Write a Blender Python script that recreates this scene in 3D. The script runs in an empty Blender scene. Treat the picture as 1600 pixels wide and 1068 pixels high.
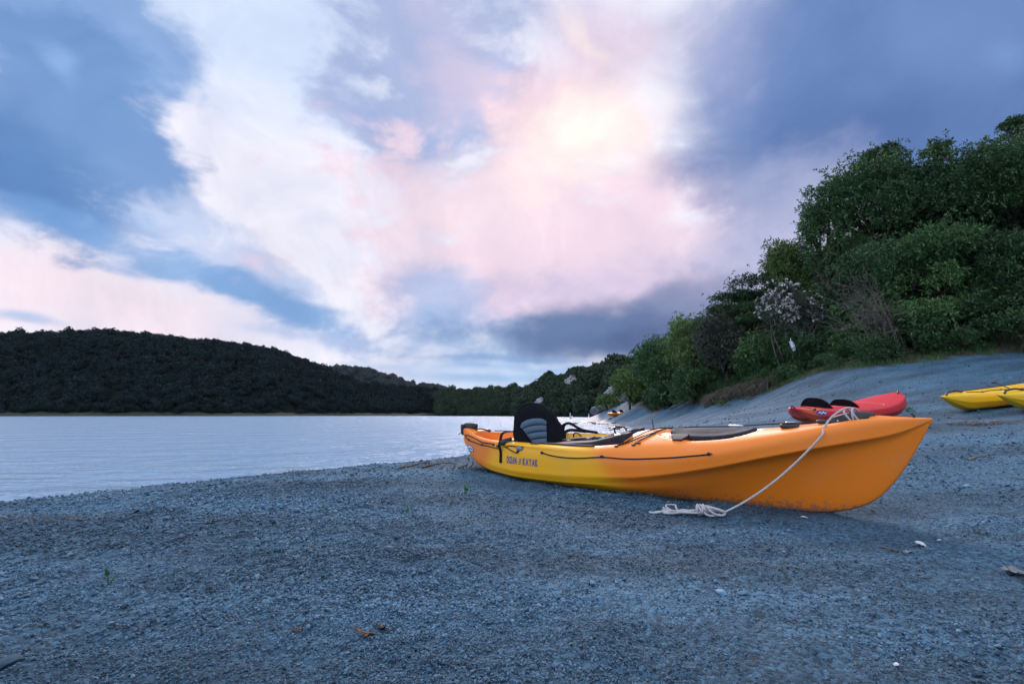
import bpy, bmesh, math, random
import numpy as np
from mathutils import Vector, Matrix, Euler

# ------------------------------------------------------------------ camera
scene = bpy.context.scene
COL = scene.collection
cam_data = bpy.data.cameras.new("camera")
cam = bpy.data.objects.new("camera", cam_data)
COL.objects.link(cam)
cam.location = (0.0, 0.0, 0.66)
cam.rotation_euler = (math.radians(90 + 8.6), 0.0, 0.0)
cam_data.sensor_width = 36.0
cam_data.lens = 36.0 * 755.0 / 1600.0
cam_data.clip_start = 0.05
cam_data.clip_end = 9000.0
scene.camera = cam

# ------------------------------------------------------------------ exposure
scene.view_settings.view_transform = 'Standard'
scene.view_settings.look = 'None'
scene.view_settings.gamma = 1.0
scene.view_settings.use_curve_mapping = False
EXPOSURE = 0.6                         # the photograph is exposed for the beach
scene.view_settings.exposure = EXPOSURE
scene.render.engine = 'CYCLES'
scene.cycles.use_denoising = True
scene.cycles.use_adaptive_sampling = True
scene.cycles.adaptive_threshold = 0.02
scene.cycles.max_bounces = 6
scene.cycles.diffuse_bounces = 3
scene.cycles.glossy_bounces = 3
scene.cycles.transmission_bounces = 3
scene.cycles.volume_bounces = 0

# ------------------------------------------------------------------ sky
SUN_AZ, SUN_EL = 0.126, 0.545          # behind the bright break in the cloud
SKY = [  # azimuth, elevation, radius az, radius el, tilt (radians), linear colour, opacity, inner edge, fray
    (-0.508, 0.707, 0.390, 0.251, -0.000, (0.644, 0.753, 0.965), 0.90, 0.30, 0.50),  # pale zenith veil
    (-0.707, 0.180, 0.333, 0.111, -0.000, (0.956, 0.791, 0.855), 0.85, 0.10, 0.65),  # pink horizon left
    (-0.438, 0.297, 0.338, 0.199, -0.436, (0.947, 0.905, 0.982), 0.80, 0.15, 1.00),  # bright white gap
    (-0.826, 0.545, 0.221, 0.155, -0.000, (0.262, 0.418, 0.723), 0.97, 0.65, 0.65),  # big left blue cloud
    (-0.791, 0.420, 0.185, 0.157, -0.349, (0.171, 0.314, 0.610), 0.97, 0.70, 0.65),  # big left blue cloud body
    (-0.829, 0.352, 0.136, 0.091, -0.175, (0.112, 0.246, 0.527), 0.80, 0.20, 0.65),  # left dark core
    (-0.795, 0.300, 0.130, 0.041, 0.087, (0.181, 0.361, 0.694), 0.85, 0.30, 0.65),  # left cloud foot
    (-0.829, 0.489, 0.040, 0.028, -0.349, (0.352, 0.539, 0.871), 0.50, 0.00, 0.65),  # left pale break
    (-0.511, 0.254, 0.260, 0.075, -0.419, (0.552, 0.644, 0.871), 0.90, 0.55, 1.00),  # roll cloud top
    (-0.472, 0.224, 0.232, 0.045, -0.367, (0.216, 0.402, 0.716), 0.90, 0.40, 1.00),  # roll cloud base
    (-0.649, 0.271, 0.131, 0.054, -0.244, (0.262, 0.445, 0.761), 0.90, 0.40, 1.00),  # roll cloud head
    (-0.817, 0.137, 0.051, 0.011, -0.140, (0.352, 0.515, 0.791), 0.70, 0.10, 0.65),  # left streak
    (-0.417, 0.154, 0.168, 0.015, -0.087, (0.485, 0.578, 0.831), 0.60, 0.10, 0.65),  # low left streak
    (-0.159, 0.646, 0.262, 0.182, -0.000, (0.413, 0.491, 0.745), 0.95, 0.60, 1.00),  # lilac cloud upper
    (-0.124, 0.668, 0.137, 0.119, -0.175, (0.730, 0.631, 0.807), 0.75, 0.00, 1.00),  # lilac cloud pink heart
    (-0.225, 0.539, 0.163, 0.061, -0.262, (0.342, 0.445, 0.723), 0.80, 0.20, 1.00),  # lilac base shade
    (0.110, 0.337, 0.520, 0.240, -0.087, (0.871, 0.694, 0.807), 0.95, 0.60, 1.00),  # pink mass
    (0.135, 0.233, 0.395, 0.104, -0.000, (0.672, 0.578, 0.776), 0.75, 0.20, 1.00),  # pink mass lower
    (-0.056, 0.413, 0.304, 0.111, 0.175, (0.939, 0.776, 0.839), 0.70, 0.10, 1.00),  # cream field
    (-0.135, 0.233, 0.160, 0.104, -0.524, (0.381, 0.527, 0.807), 0.70, 0.10, 1.00),  # blue bay
    (-0.040, 0.142, 0.252, 0.079, -0.087, (0.262, 0.445, 0.730), 0.75, 0.20, 1.00),  # blue bay low
    (0.471, 0.292, 0.164, 0.173, -0.000, (0.552, 0.539, 0.745), 0.80, 0.20, 0.50),  # mauve right side
    (0.712, 0.533, 0.409, 0.277, -0.000, (0.138, 0.246, 0.515), 0.97, 0.50, 0.28),  # slate cloud high
    (0.646, 0.430, 0.347, 0.147, -0.175, (0.102, 0.188, 0.423), 0.85, 0.20, 0.28),  # slate cloud core
    (0.821, 0.505, 0.048, 0.036, -0.349, (0.202, 0.332, 0.617), 0.70, 0.00, 0.28),  # slate pale spot
    (0.452, 0.631, 0.131, 0.178, -0.000, (0.305, 0.371, 0.644), 0.65, 0.10, 0.65),  # slate left fringe
    (0.546, 0.303, 0.192, 0.188, -0.000, (0.479, 0.503, 0.716), 0.85, 0.20, 0.50),  # mauve above trees
    (0.247, 0.700, 0.181, 0.075, -0.175, (0.807, 0.658, 0.807), 0.85, 0.10, 1.00),  # top pink patch
    (0.198, 0.710, 0.086, 0.024, -0.611, (1.000, 0.871, 0.855), 0.80, 0.00, 1.00),  # top cream flecks
    (0.101, 0.602, 0.214, 0.117, 0.262, (0.896, 0.617, 0.745), 0.85, 0.20, 0.60),  # rose halo
    (0.150, 0.562, 0.265, 0.143, 0.175, (1.000, 0.855, 0.823), 0.95, 0.05, 0.60),  # glow
    (0.155, 0.588, 0.120, 0.062, 0.175, (1.000, 0.947, 0.888), 1.00, 0.00, 0.60),  # glow heart
    (0.199, 0.163, 0.370, 0.073, -0.000, (0.122, 0.195, 0.371), 0.97, 0.35, 0.35),  # low dark band
    (0.262, 0.155, 0.212, 0.036, 0.052, (0.089, 0.138, 0.287), 0.90, 0.10, 0.35),  # low dark core
    (0.374, 0.207, 0.164, 0.061, 0.209, (0.262, 0.296, 0.479), 0.75, 0.10, 0.50),  # purple over headland
    (0.040, 0.076, 0.430, 0.042, -0.000, (0.287, 0.479, 0.761), 0.80, 0.30, 0.35),  # horizon blue
    (-0.132, 0.091, 0.260, 0.012, -0.035, (0.578, 0.687, 0.888), 0.80, 0.10, 0.35),  # horizon light streak
    (0.000, 0.116, 0.239, 0.011, -0.017, (0.181, 0.332, 0.617), 0.60, 0.10, 0.35),  # horizon dark streak
    (-0.105, 0.060, 0.221, 0.012, -0.000, (0.610, 0.730, 0.913), 0.70, 0.10, 0.35),  # horizon pale rim
]


class Nodes:
    """Small helper for writing node trees."""
    def __init__(self, tree):
        self.t = tree
        self.n = tree.nodes
        self.l = tree.links

    def new(self, kind, **props):
        nd = self.n.new(kind)
        for k, v in props.items():
            setattr(nd, k, v)
        return nd

    def put(self, sock, val):
        if isinstance(val, bpy.types.NodeSocket):
            self.l.new(val, sock)
        elif val is not None:
            if isinstance(val, (tuple, list)) and len(val) == 3 and sock.type == 'RGBA':
                val = (*val, 1.0)
            sock.default_value = val

    def math(self, op, a, b=None, c=None, clamp=False):
        nd = self.new('ShaderNodeMath', operation=op, use_clamp=clamp)
        for i, v in enumerate((a, b, c)):
            self.put(nd.inputs[i], v)
        return nd.outputs[0]

    def vmath(self, op, a, b=None, scale=None):
        nd = self.new('ShaderNodeVectorMath', operation=op)
        self.put(nd.inputs[0], a)
        if b is not None:
            self.put(nd.inputs[1], b)
        if scale is not None:
            self.put(nd.inputs['Scale'], scale)
        return nd.outputs['Value'] if op in ('LENGTH', 'DOT_PRODUCT') else nd.outputs['Vector']

    def noise(self, vec=None, scale=5.0, detail=4.0, rough=0.5, dist=0.0):
        nd = self.new('ShaderNodeTexNoise')
        if vec is not None:
            self.l.new(vec, nd.inputs['Vector'])
        nd.inputs['Scale'].default_value = scale
        nd.inputs['Detail'].default_value = detail
        nd.inputs['Roughness'].default_value = rough
        nd.inputs['Distortion'].default_value = dist
        return nd

    def ramp(self, val, a, b, lo=0.0, hi=1.0, smooth=True):
        nd = self.new('ShaderNodeMapRange', interpolation_type='SMOOTHSTEP' if smooth else 'LINEAR')
        self.put(nd.inputs['Value'], val)
        nd.inputs['From Min'].default_value = a
        nd.inputs['From Max'].default_value = b
        nd.inputs['To Min'].default_value = lo
        nd.inputs['To Max'].default_value = hi
        return nd.outputs['Result']

    def mix(self, fac, a, b, blend='MIX'):
        nd = self.new('ShaderNodeMix', data_type='RGBA', blend_type=blend)
        self.put(nd.inputs[0], fac)
        self.put(nd.inputs[6], a)
        self.put(nd.inputs[7], b)
        return nd.outputs[2]


world = bpy.data.worlds.new("World")
scene.world = world
world.use_nodes = True
W = Nodes(world.node_tree)
W.n.clear()
w_dir = W.new('ShaderNodeTexCoord').outputs['Generated']
w_sep = W.new('ShaderNodeSeparateXYZ')
W.l.new(w_dir, w_sep.inputs[0])
w_az = W.math('ARCTAN2', w_sep.outputs['X'], w_sep.outputs['Y'])
w_el = W.math('ARCSINE', w_sep.outputs['Z'])
w_comb = W.new('ShaderNodeCombineXYZ')
W.l.new(w_az, w_comb.inputs[0])
W.l.new(w_el, w_comb.inputs[1])
# cloud edges: the direction is pushed about by broad turbulence, and every edge is frayed by finer billows
w_flatdir = W.vmath('MULTIPLY', w_dir, (1.0, 1.0, 1.7))
w_big = W.noise(w_flatdir, 2.4, 2.0, 0.5)
w_mid = W.noise(w_flatdir, 6.0, 3.0, 0.5)
w_warp = W.vmath('ADD',
                 W.vmath('SCALE', W.vmath('SUBTRACT', w_big.outputs['Color'], (0.5, 0.5, 0.5)), scale=0.14),
                 W.vmath('SCALE', W.vmath('SUBTRACT', w_mid.outputs['Color'], (0.5, 0.5, 0.5)), scale=0.10))
w_billow = W.noise(w_flatdir, 7.0, 8.0, 0.56, 0.25)
w_fray = W.math('MULTIPLY', W.math('SUBTRACT', w_billow.outputs['Fac'], 0.5), 2.2)
# towards the horizon the layers are seen edge on, so they are pushed about less in height
w_sq = W.new('ShaderNodeCombineXYZ')
W.put(w_sq.inputs[0], 1.0)
W.put(w_sq.inputs[1], W.ramp(w_el, 0.03, 0.36, 0.10, 1.0))
w_flat = W.vmath('MULTIPLY', w_warp, w_sq.outputs[0])
w_pos = W.vmath('ADD', w_comb.outputs[0], w_flat)
# clear air seen between the clouds
w_sky = W.new('ShaderNodeTexSky', sky_type='NISHITA', sun_disc=False)
w_sky.sun_elevation = SUN_EL
w_sky.sun_rotation = SUN_AZ
w_sky.air_density = 1.2
w_sky.dust_density = 2.0
w_clear = W.mix(1.0, w_sky.outputs['Color'], (0.11, 0.11, 0.11), 'MULTIPLY')
# broken cloud all over the dome, then the cloud masses one by one
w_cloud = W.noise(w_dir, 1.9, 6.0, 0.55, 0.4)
w_fill = W.mix(W.ramp(w_cloud.outputs['Fac'], 0.36, 0.62), (0.54, 0.64, 0.86), (0.88, 0.90, 0.98))  # out-of-view sky made brighter than the sky ahead, to light the foreground
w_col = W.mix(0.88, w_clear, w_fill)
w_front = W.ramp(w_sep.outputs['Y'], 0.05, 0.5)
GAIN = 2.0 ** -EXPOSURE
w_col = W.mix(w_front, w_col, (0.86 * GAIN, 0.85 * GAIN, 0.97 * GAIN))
for az, el, ra, re, tilt, colour, op, inner, fray in SKY:
    mp = W.new('ShaderNodeMapping', vector_type='TEXTURE')
    W.l.new(w_pos, mp.inputs['Vector'])
    mp.inputs['Location'].default_value = (az, el, 0.0)
    mp.inputs['Rotation'].default_value = (0.0, 0.0, tilt)
    mp.inputs['Scale'].default_value = (ra, re, 1.0)
    mask = W.ramp(W.math('ADD', W.vmath('LENGTH', mp.outputs['Vector']), W.math('MULTIPLY', w_fray, fray)), 1.1, inner, 0.0, op)
    w_col = W.mix(mask, w_col, tuple(c * GAIN for c in colour))
# billows: fine light and dark inside the clouds
w_fine = W.noise(w_dir, 5.0, 9.0, 0.6, 0.6)
w_col = W.mix(1.0, w_col, W.mix(W.ramp(w_fine.outputs['Fac'], 0.30, 0.70, 0.0, 1.0, False), (0.84, 0.88, 0.94), (1.17, 1.145, 1.115)), 'MULTIPLY')
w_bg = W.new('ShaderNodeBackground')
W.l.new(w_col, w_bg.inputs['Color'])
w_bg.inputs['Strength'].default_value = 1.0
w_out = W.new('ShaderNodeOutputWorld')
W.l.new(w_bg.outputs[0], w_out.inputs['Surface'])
world.cycles.sampling_method = 'MANUAL'
world.cycles.sample_map_resolution = 512

# ------------------------------------------------------------------ sun, veiled by cloud
sun_data = bpy.data.lights.new("sun", 'SUN')
sun_data.energy = 1.5
sun_data.angle = math.radians(24.0)
sun_data.color = (1.0, 0.86, 0.82)
sun = bpy.data.objects.new("sun", sun_data)
COL.objects.link(sun)
sun_dir = Vector((math.sin(SUN_AZ) * math.cos(SUN_EL), math.cos(SUN_AZ) * math.cos(SUN_EL), math.sin(SUN_EL)))
sun.rotation_euler = (-sun_dir).to_track_quat('-Z', 'Y').to_euler()
sun.location = sun_dir * 60.0


# ------------------------------------------------------------------ helpers
def mesh_from(name, verts, faces, smooth=True):
    me = bpy.data.meshes.new(name)
    verts = np.asarray(verts, dtype=np.float32)
    me.vertices.add(len(verts))
    me.vertices.foreach_set('co', verts.ravel())
    if isinstance(faces, np.ndarray):
        k = faces.shape[1]
        flat = faces.ravel().astype(np.int32)
        starts = np.arange(0, len(flat), k, dtype=np.int32)
    else:
        flat = np.array([i for f in faces for i in f], dtype=np.int32)
        starts = np.cumsum([0] + [len(f) for f in faces[:-1]]).astype(np.int32)
    me.loops.add(len(flat))
    me.loops.foreach_set('vertex_index', flat)
    me.polygons.add(len(starts))
    me.polygons.foreach_set('loop_start', starts)
    me.polygons.foreach_set('use_smooth', np.full(len(starts), smooth, dtype=bool))
    me.update(calc_edges=True)
    me.validate()
    return me


def link(name, me, mat=None, parent=None, loc=None):
    o = bpy.data.objects.new(name, me)
    COL.objects.link(o)
    if mat is not None and me is not None and len(me.materials) == 0:
        for m_ in (mat if isinstance(mat, (list, tuple)) else [mat]):
            me.materials.append(m_)
    if parent is not None:
        o.parent = parent
    if loc is not None:
        o.location = loc
    return o


def tag(o, label, category, group=None):
    o['label'] = label
    o['category'] = category
    if group:
        o['group'] = group
    return o


def structure(o):
    o['kind'] = 'structure'
    return o


def stuff(o, label=None, category=None):
    o['kind'] = 'stuff'
    if label:
        o['label'] = label
        o['category'] = category
    return o


def empty(name, loc, rot=(0, 0, 0)):
    o = bpy.data.objects.new(name, None)
    COL.objects.link(o)
    o.location = loc
    o.rotation_euler = rot
    o.empty_display_size = 0.1
    return o


class MB:
    """Collects shapes and links them as one mesh."""
    def __init__(self):
        self.v, self.f = [], []

    def add(self, verts, faces):
        k = len(self.v)
        self.v.extend([tuple(map(float, p)) for p in verts])
        self.f.extend([tuple(int(i) + k for i in f) for f in faces])
        return self

    def grid(self, P, close_u=False, close_v=False, flip=False):
        P = np.asarray(P, float)
        nu, nv = P.shape[:2]
        fs = []
        for i in range(nu if close_u else nu - 1):
            for j in range(nv if close_v else nv - 1):
                a, b = i * nv + j, i * nv + (j + 1) % nv
                c, d = ((i + 1) % nu) * nv + (j + 1) % nv, ((i + 1) % nu) * nv + j
                fs.append((a, d, c, b) if flip else (a, b, c, d))
        return self.add(P.reshape(-1, 3), fs)

    def tube(self, pts, r, sides=8, cap=True, squash=1.0):
        pts = [Vector(p) for p in pts]
        n = len(pts)
        rs = [r] * n if not hasattr(r, '__len__') else list(r)
        up, verts = None, []
        for i, p in enumerate(pts):
            d = (pts[min(i + 1, n - 1)] - pts[max(i - 1, 0)])
            d = d.normalized() if d.length > 1e-9 else Vector((0, 0, 1))
            if up is None:
                up = Vector((0, 0, 1)) if abs(d.z) < 0.9 else Vector((1, 0, 0))
            x = up.cross(d)
            x = x.normalized() if x.length > 1e-6 else Vector((1, 0, 0))
            up = d.cross(x).normalized()
            for k in range(sides):
                a = 2 * math.pi * k / sides
                verts.append(p + x * (math.cos(a) * rs[i]) + up * (math.sin(a) * rs[i] * squash))
        fs = []
        for i in range(n - 1):
            for k in range(sides):
                fs.append((i * sides + k, i * sides + (k + 1) % sides, (i + 1) * sides + (k + 1) % sides, (i + 1) * sides + k))
        if cap:
            fs.append(tuple(range(sides - 1, -1, -1)))
            fs.append(tuple((n - 1) * sides + k for k in range(sides)))
        return self.add(verts, fs)

    def band(self, pts, width, thick, side):
        """A flat strap along pts; side = direction of its width."""
        pts = [Vector(p) for p in pts]
        verts = []
        for i, p in enumerate(pts):
            d = (pts[min(i + 1, len(pts) - 1)] - pts[max(i - 1, 0)]).normalized()
            sd = Vector(side)
            sd = (sd - d * sd.dot(d)).normalized()
            nn = d.cross(sd)
            for sa, sb in ((-1, -1), (1, -1), (1, 1), (-1, 1)):
                verts.append(p + sd * (sa * width / 2) + nn * (sb * thick / 2))
        fs = []
        for i in range(len(pts) - 1):
            for k in range(4):
                fs.append((i * 4 + k, i * 4 + (k + 1) % 4, (i + 1) * 4 + (k + 1) % 4, (i + 1) * 4 + k))
        fs += [(3, 2, 1, 0), tuple((len(pts) - 1) * 4 + k for k in range(4))]
        return self.add(verts, fs)

    def blob(self, c, r, nu=10, nv=14, power=1.0):
        """A rounded box or ellipsoid: r = half sizes, power < 1 makes it boxier."""
        def sp(x):
            return math.copysign(abs(x) ** power, x)
        P = [[(c[0] + r[0] * sp(math.sin(math.pi * i / nu)) * sp(math.cos(2 * math.pi * j / nv)),
               c[1] + r[1] * sp(math.sin(math.pi * i / nu)) * sp(math.sin(2 * math.pi * j / nv)),
               c[2] + r[2] * sp(math.cos(math.pi * i / nu))) for j in range(nv)] for i in range(nu + 1)]
        return self.grid(P, close_v=True)

    def transform(self, M, start=0):
        self.v[start:] = [tuple(M @ Vector(p)) for p in self.v[start:]]
        return self

    def build(self, name, mat, parent=None, smooth=True, bevel=0.0):
        me = mesh_from(name, np.array(self.v), self.f, smooth)
        o = link(name, me, mat, parent)
        if bevel:
            md = o.modifiers.new('bevel', 'BEVEL')
            md.width = bevel
            md.segments = 2
        return o


def spline(pts, n):
    """Catmull-Rom through pts, n samples."""
    P = np.asarray(pts, float)
    P = np.vstack([2 * P[0] - P[1], P, 2 * P[-1] - P[-2]])
    out = []
    for t in np.linspace(0, len(pts) - 1, n):
        i = min(int(t), len(pts) - 2)
        u = t - i
        p0, p1, p2, p3 = P[i], P[i + 1], P[i + 2], P[i + 3]
        out.append(0.5 * (2 * p1 + (p2 - p0) * u + (2 * p0 - 5 * p1 + 4 * p2 - p3) * u * u + (3 * p1 - p0 - 3 * p2 + p3) * u ** 3))
    return np.array(out)


def hash2(ix, iy, seed):
    h = (ix.astype(np.int64) * 374761393 + iy.astype(np.int64) * 668265263 + seed * 982451653) & 0x7fffffff
    h = ((h ^ (h >> 13)) * 1274126177) & 0x7fffffff
    return ((h ^ (h >> 16)) & 0xffff) / 65535.0


def vnoise(x, y, seed=0):
    x, y = np.asarray(x, float), np.asarray(y, float)
    ix, iy = np.floor(x), np.floor(y)
    fx, fy = x - ix, y - iy
    fx, fy = fx * fx * (3 - 2 * fx), fy * fy * (3 - 2 * fy)
    a, b = hash2(ix, iy, seed), hash2(ix + 1, iy, seed)
    c, d = hash2(ix, iy + 1, seed), hash2(ix + 1, iy + 1, seed)
    return (a + (b - a) * fx) * (1 - fy) + (c + (d - c) * fx) * fy - 0.5


def fbm(x, y, octaves=4, seed=0):
    s, amp, tot = 0.0, 1.0, 0.0
    for o in range(octaves):
        s = s + amp * vnoise(np.asarray(x) * 2 ** o, np.asarray(y) * 2 ** o, seed + o)
        tot += amp
        amp *= 0.5
    return s / tot * 2


def sstep(e0, e1, x):
    t = np.clip((np.asarray(x, float) - e0) / (e1 - e0), 0, 1)
    return t * t * (3 - 2 * t)


# ------------------------------------------------------------------ materials
def material(name, colour, rough=0.6, spec=0.5, metallic=0.0, build=None):
    m_ = bpy.data.materials.new(name)
    m_.use_nodes = True
    k = Nodes(m_.node_tree)
    b = k.n['Principled BSDF']
    b.inputs['Base Color'].default_value = (*colour, 1.0)
    b.inputs['Roughness'].default_value = rough
    b.inputs['Specular IOR Level'].default_value = spec
    b.inputs['Metallic'].default_value = metallic
    if build:
        build(k, b)
    return m_


def coords(k, kind='Object'):
    return k.new('ShaderNodeTexCoord').outputs[kind]


def position(k):
    return k.new('ShaderNodeNewGeometry').outputs['Position']


def bump(k, b, height, strength, distance):
    bp = k.new('ShaderNodeBump')
    bp.inputs['Strength'].default_value = strength
    bp.inputs['Distance'].default_value = distance
    k.put(bp.inputs['Height'], height)
    k.l.new(bp.outputs[0], b.inputs['Normal'])
    return bp


def speckled(c1, c2, scale, rough=0.7, spec=0.3, bstr=0.3, bdist=0.005, detail=5.0):
    """A two-tone worn surface."""
    def f(k, b):
        nz = k.noise(coords(k), scale, detail, 0.6)
        k.l.new(k.mix(k.ramp(nz.outputs['Fac'], 0.35, 0.65), c1, c2), b.inputs['Base Color'])
        bump(k, b, nz.outputs['Fac'], bstr, bdist)
    return dict(colour=c1, rough=rough, spec=spec, build=f)


def damp(k, c):
    """Damp and dry drifts across the beach, drawn out along the water's edge."""
    mp = k.new('ShaderNodeMapping')
    k.l.new(position(k), mp.inputs['Vector'])
    mp.inputs['Rotation'].default_value = (0.0, 0.0, -0.9)
    mp.inputs['Scale'].default_value = (0.55, 1.7, 1.0)
    nz = k.noise(mp.outputs[0], 1.0, 5.0, 0.6)
    return k.mix(1.0, c, k.ramp(nz.outputs['Fac'], 0.34, 0.66, 0.66, 1.26), 'MULTIPLY')


def sand_nodes(k, b):
    pos = position(k)
    big = k.noise(pos, 0.35, 4.0, 0.55)
    mid = k.noise(pos, 3.5, 5.0, 0.6)
    fine = k.new('ShaderNodeTexVoronoi')
    k.l.new(k.vmath('ADD', pos, k.vmath('SCALE', k.noise(pos, 60.0, 2.0, 0.5).outputs['Color'], scale=0.012)), fine.inputs['Vector'])
    fine.inputs['Scale'].default_value = 85.0
    grain = k.noise(pos, 150.0, 3.0, 0.7)
    grit = k.noise(pos, 28.0, 6.0, 0.75)
    c = k.mix(k.ramp(big.outputs['Fac'], 0.35, 0.65), (0.046, 0.110, 0.178), (0.064, 0.144, 0.226))
    c = k.mix(k.ramp(mid.outputs['Fac'], 0.3, 0.7, 0.0, 0.55), c, (0.037, 0.088, 0.142))
    sep = k.new('ShaderNodeSeparateColor')
    k.l.new(fine.outputs['Color'], sep.inputs[0])
    c = k.mix(1.0, c, k.ramp(sep.outputs[0], 0.0, 1.0, 0.45, 1.7, False), 'MULTIPLY')
    c = k.mix(1.0, c, k.ramp(grit.outputs['Fac'], 0.3, 0.7, 0.62, 1.45, False), 'MULTIPLY')
    c = damp(k, c)
    # wet band along the water, and soil with leaf litter under the bush
    at = k.new('ShaderNodeAttribute', attribute_name='wet')
    c = k.mix(k.math('MULTIPLY', at.outputs['Fac'], 0.55), c, (0.030, 0.066, 0.104))
    so = k.new('ShaderNodeAttribute', attribute_name='soil')
    soil = k.mix(k.ramp(grit.outputs['Fac'], 0.35, 0.65), (0.035, 0.03, 0.024), (0.10, 0.085, 0.062))
    edge = k.math('ADD', so.outputs['Fac'], k.math('MULTIPLY', k.math('SUBTRACT', mid.outputs['Fac'], 0.5), 1.7))
    c = k.mix(k.ramp(edge, 0.35, 0.65), c, soil)
    k.l.new(c, b.inputs['Base Color'])
    k.put(b.inputs['Roughness'], k.ramp(at.outputs['Fac'], 0.0, 1.0, 0.82, 0.38))
    h = k.math('ADD', k.math('MULTIPLY', fine.outputs['Distance'], -0.9), k.math('MULTIPLY', grain.outputs['Fac'], 0.45))
    h = k.math('ADD', h, k.math('MULTIPLY', grit.outputs['Fac'], 1.5))
    h = k.math('ADD', h, k.math('MULTIPLY', k.noise(pos, 1.6, 5.0, 0.6).outputs['Fac'], 5.0))
    bump(k, b, h, 0.9, 0.012)


def water_nodes(k, b):
    pos = position(k)
    def wave(sx, sy, detail, rough, rot):
        mp = k.new('ShaderNodeMapping')
        k.l.new(pos, mp.inputs['Vector'])
        mp.inputs['Rotation'].default_value = (0, 0, rot)
        mp.inputs['Scale'].default_value = (sx, sy, 1)
        return k.noise(mp.outputs[0], 1.0, detail, rough).outputs['Fac']
    h = k.math('ADD', k.math('MULTIPLY', wave(1.5, 3.0, 4.0, 0.6, 0.12), 1.0),
               k.math('MULTIPLY', wave(0.38, 0.85, 3.0, 0.5, -0.1), 1.8))
    bump(k, b, h, 1.0, 0.30)
    b.inputs['IOR'].default_value = 1.33


def pebble_nodes(k, b):
    info = k.new('ShaderNodeObjectInfo')
    v = k.new('ShaderNodeValToRGB')
    k.l.new(info.outputs['Random'], v.inputs[0])
    cr = v.color_ramp
    cr.elements[0].position, cr.elements[0].color = 0.0, (0.016, 0.042, 0.074, 1)
    cr.elements[1].position, cr.elements[1].color = 1.0, (0.15, 0.26, 0.37, 1)
    for p, c in ((0.25, (0.040, 0.098, 0.162, 1)), (0.6, (0.068, 0.154, 0.244, 1)), (0.93, (0.106, 0.215, 0.325, 1))):
        e = cr.elements.new(p)
        e.color = c
    nz = k.noise(coords(k), 3.0, 4.0, 0.6)
    c = k.mix(1.0, v.outputs[0], k.ramp(nz.outputs['Fac'], 0.3, 0.7, 0.8, 1.2, False), 'MULTIPLY')
    k.l.new(damp(k, c), b.inputs['Base Color'])


def leaf_material(name, dark, light, rough=0.5):
    def f(k, b):
        at = k.new('ShaderNodeAttribute', attribute_name='tint')
        k.l.new(k.mix(at.outputs['Fac'], dark, light), b.inputs['Base Color'])
        b.inputs['Specular IOR Level'].default_value = 0.35
    return material(name, light, rough, 0.35, build=f)


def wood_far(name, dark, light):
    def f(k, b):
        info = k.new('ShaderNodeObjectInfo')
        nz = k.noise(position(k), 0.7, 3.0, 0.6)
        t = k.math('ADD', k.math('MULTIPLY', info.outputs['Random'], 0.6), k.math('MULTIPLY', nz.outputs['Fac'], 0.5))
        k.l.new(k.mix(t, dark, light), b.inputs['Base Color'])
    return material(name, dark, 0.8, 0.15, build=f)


def plastic_nodes(colour_of):
    """Rotomoulded polyethylene: faint orange-peel, scuffs and a soft sheen."""
    def f(k, b):
        co = coords(k)
        c = colour_of(k, co)
        scuff = k.noise(co, 34.0, 6.0, 0.7)
        dust = k.noise(co, 5.0, 5.0, 0.6)
        c = k.mix(k.ramp(dust.outputs['Fac'], 0.52, 0.8, 0.0, 0.10), c, (0.45, 0.40, 0.34))
        # long scratches from dragging and dried grit along the bottom
        mp = k.new('ShaderNodeMapping')
        k.l.new(co, mp.inputs['Vector'])
        mp.inputs['Scale'].default_value = (2.2, 70.0, 70.0)
        mp.inputs['Rotation'].default_value = (0.0, 0.05, 0.0)
        scr = k.noise(mp.outputs[0], 1.0, 3.0, 0.6)
        patchy = k.ramp(k.noise(co, 2.6, 3.0, 0.6).outputs['Fac'], 0.42, 0.66)
        c = k.mix(k.math('MULTIPLY', k.ramp(scr.outputs['Fac'], 0.66, 0.74, 0.0, 0.30), patchy), c, (0.80, 0.62, 0.42))
        sz = k.new('ShaderNodeSeparateXYZ')
        k.l.new(co, sz.inputs[0])
        grit_h = k.math('ADD', sz.outputs['Z'], k.math('MULTIPLY', k.math('SUBTRACT', scuff.outputs['Fac'], 0.5), -0.32))
        c = k.mix(k.ramp(grit_h, 0.075, 0.02, 0.0, 0.55), c, (0.10, 0.12, 0.15))
        k.l.new(c, b.inputs['Base Color'])
        k.put(b.inputs['Roughness'], k.ramp(scuff.outputs['Fac'], 0.3, 0.7, 0.34, 0.46, False))
        bump(k, b, k.noise(co, 240.0, 2.0, 0.5).outputs['Fac'], 0.12, 0.0015)
        b.inputs['Specular IOR Level'].default_value = 0.55
    return f


def yellow_orange(k, co):
    sp = k.new('ShaderNodeSeparateXYZ')
    k.l.new(co, sp.inputs[0])
    nz = k.noise(co, 2.2, 3.0, 0.5)
    x = k.math('ADD', sp.outputs['X'], k.math('MULTIPLY', k.math('SUBTRACT', nz.outputs['Fac'], 0.5), 0.30))
    a = k.ramp(k.math('ADD', x, k.math('MULTIPLY', sp.outputs['Z'], -0.8)), -1.50, -1.20)
    c = k.ramp(k.math('ADD', x, k.math('MULTIPLY', sp.outputs['Z'], 1.2)), 0.18, 0.52, 1.0, 0.0)
    return k.mix(k.math('MULTIPLY', a, c), (0.95, 0.245, 0.012), (0.96, 0.475, 0.006))


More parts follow.
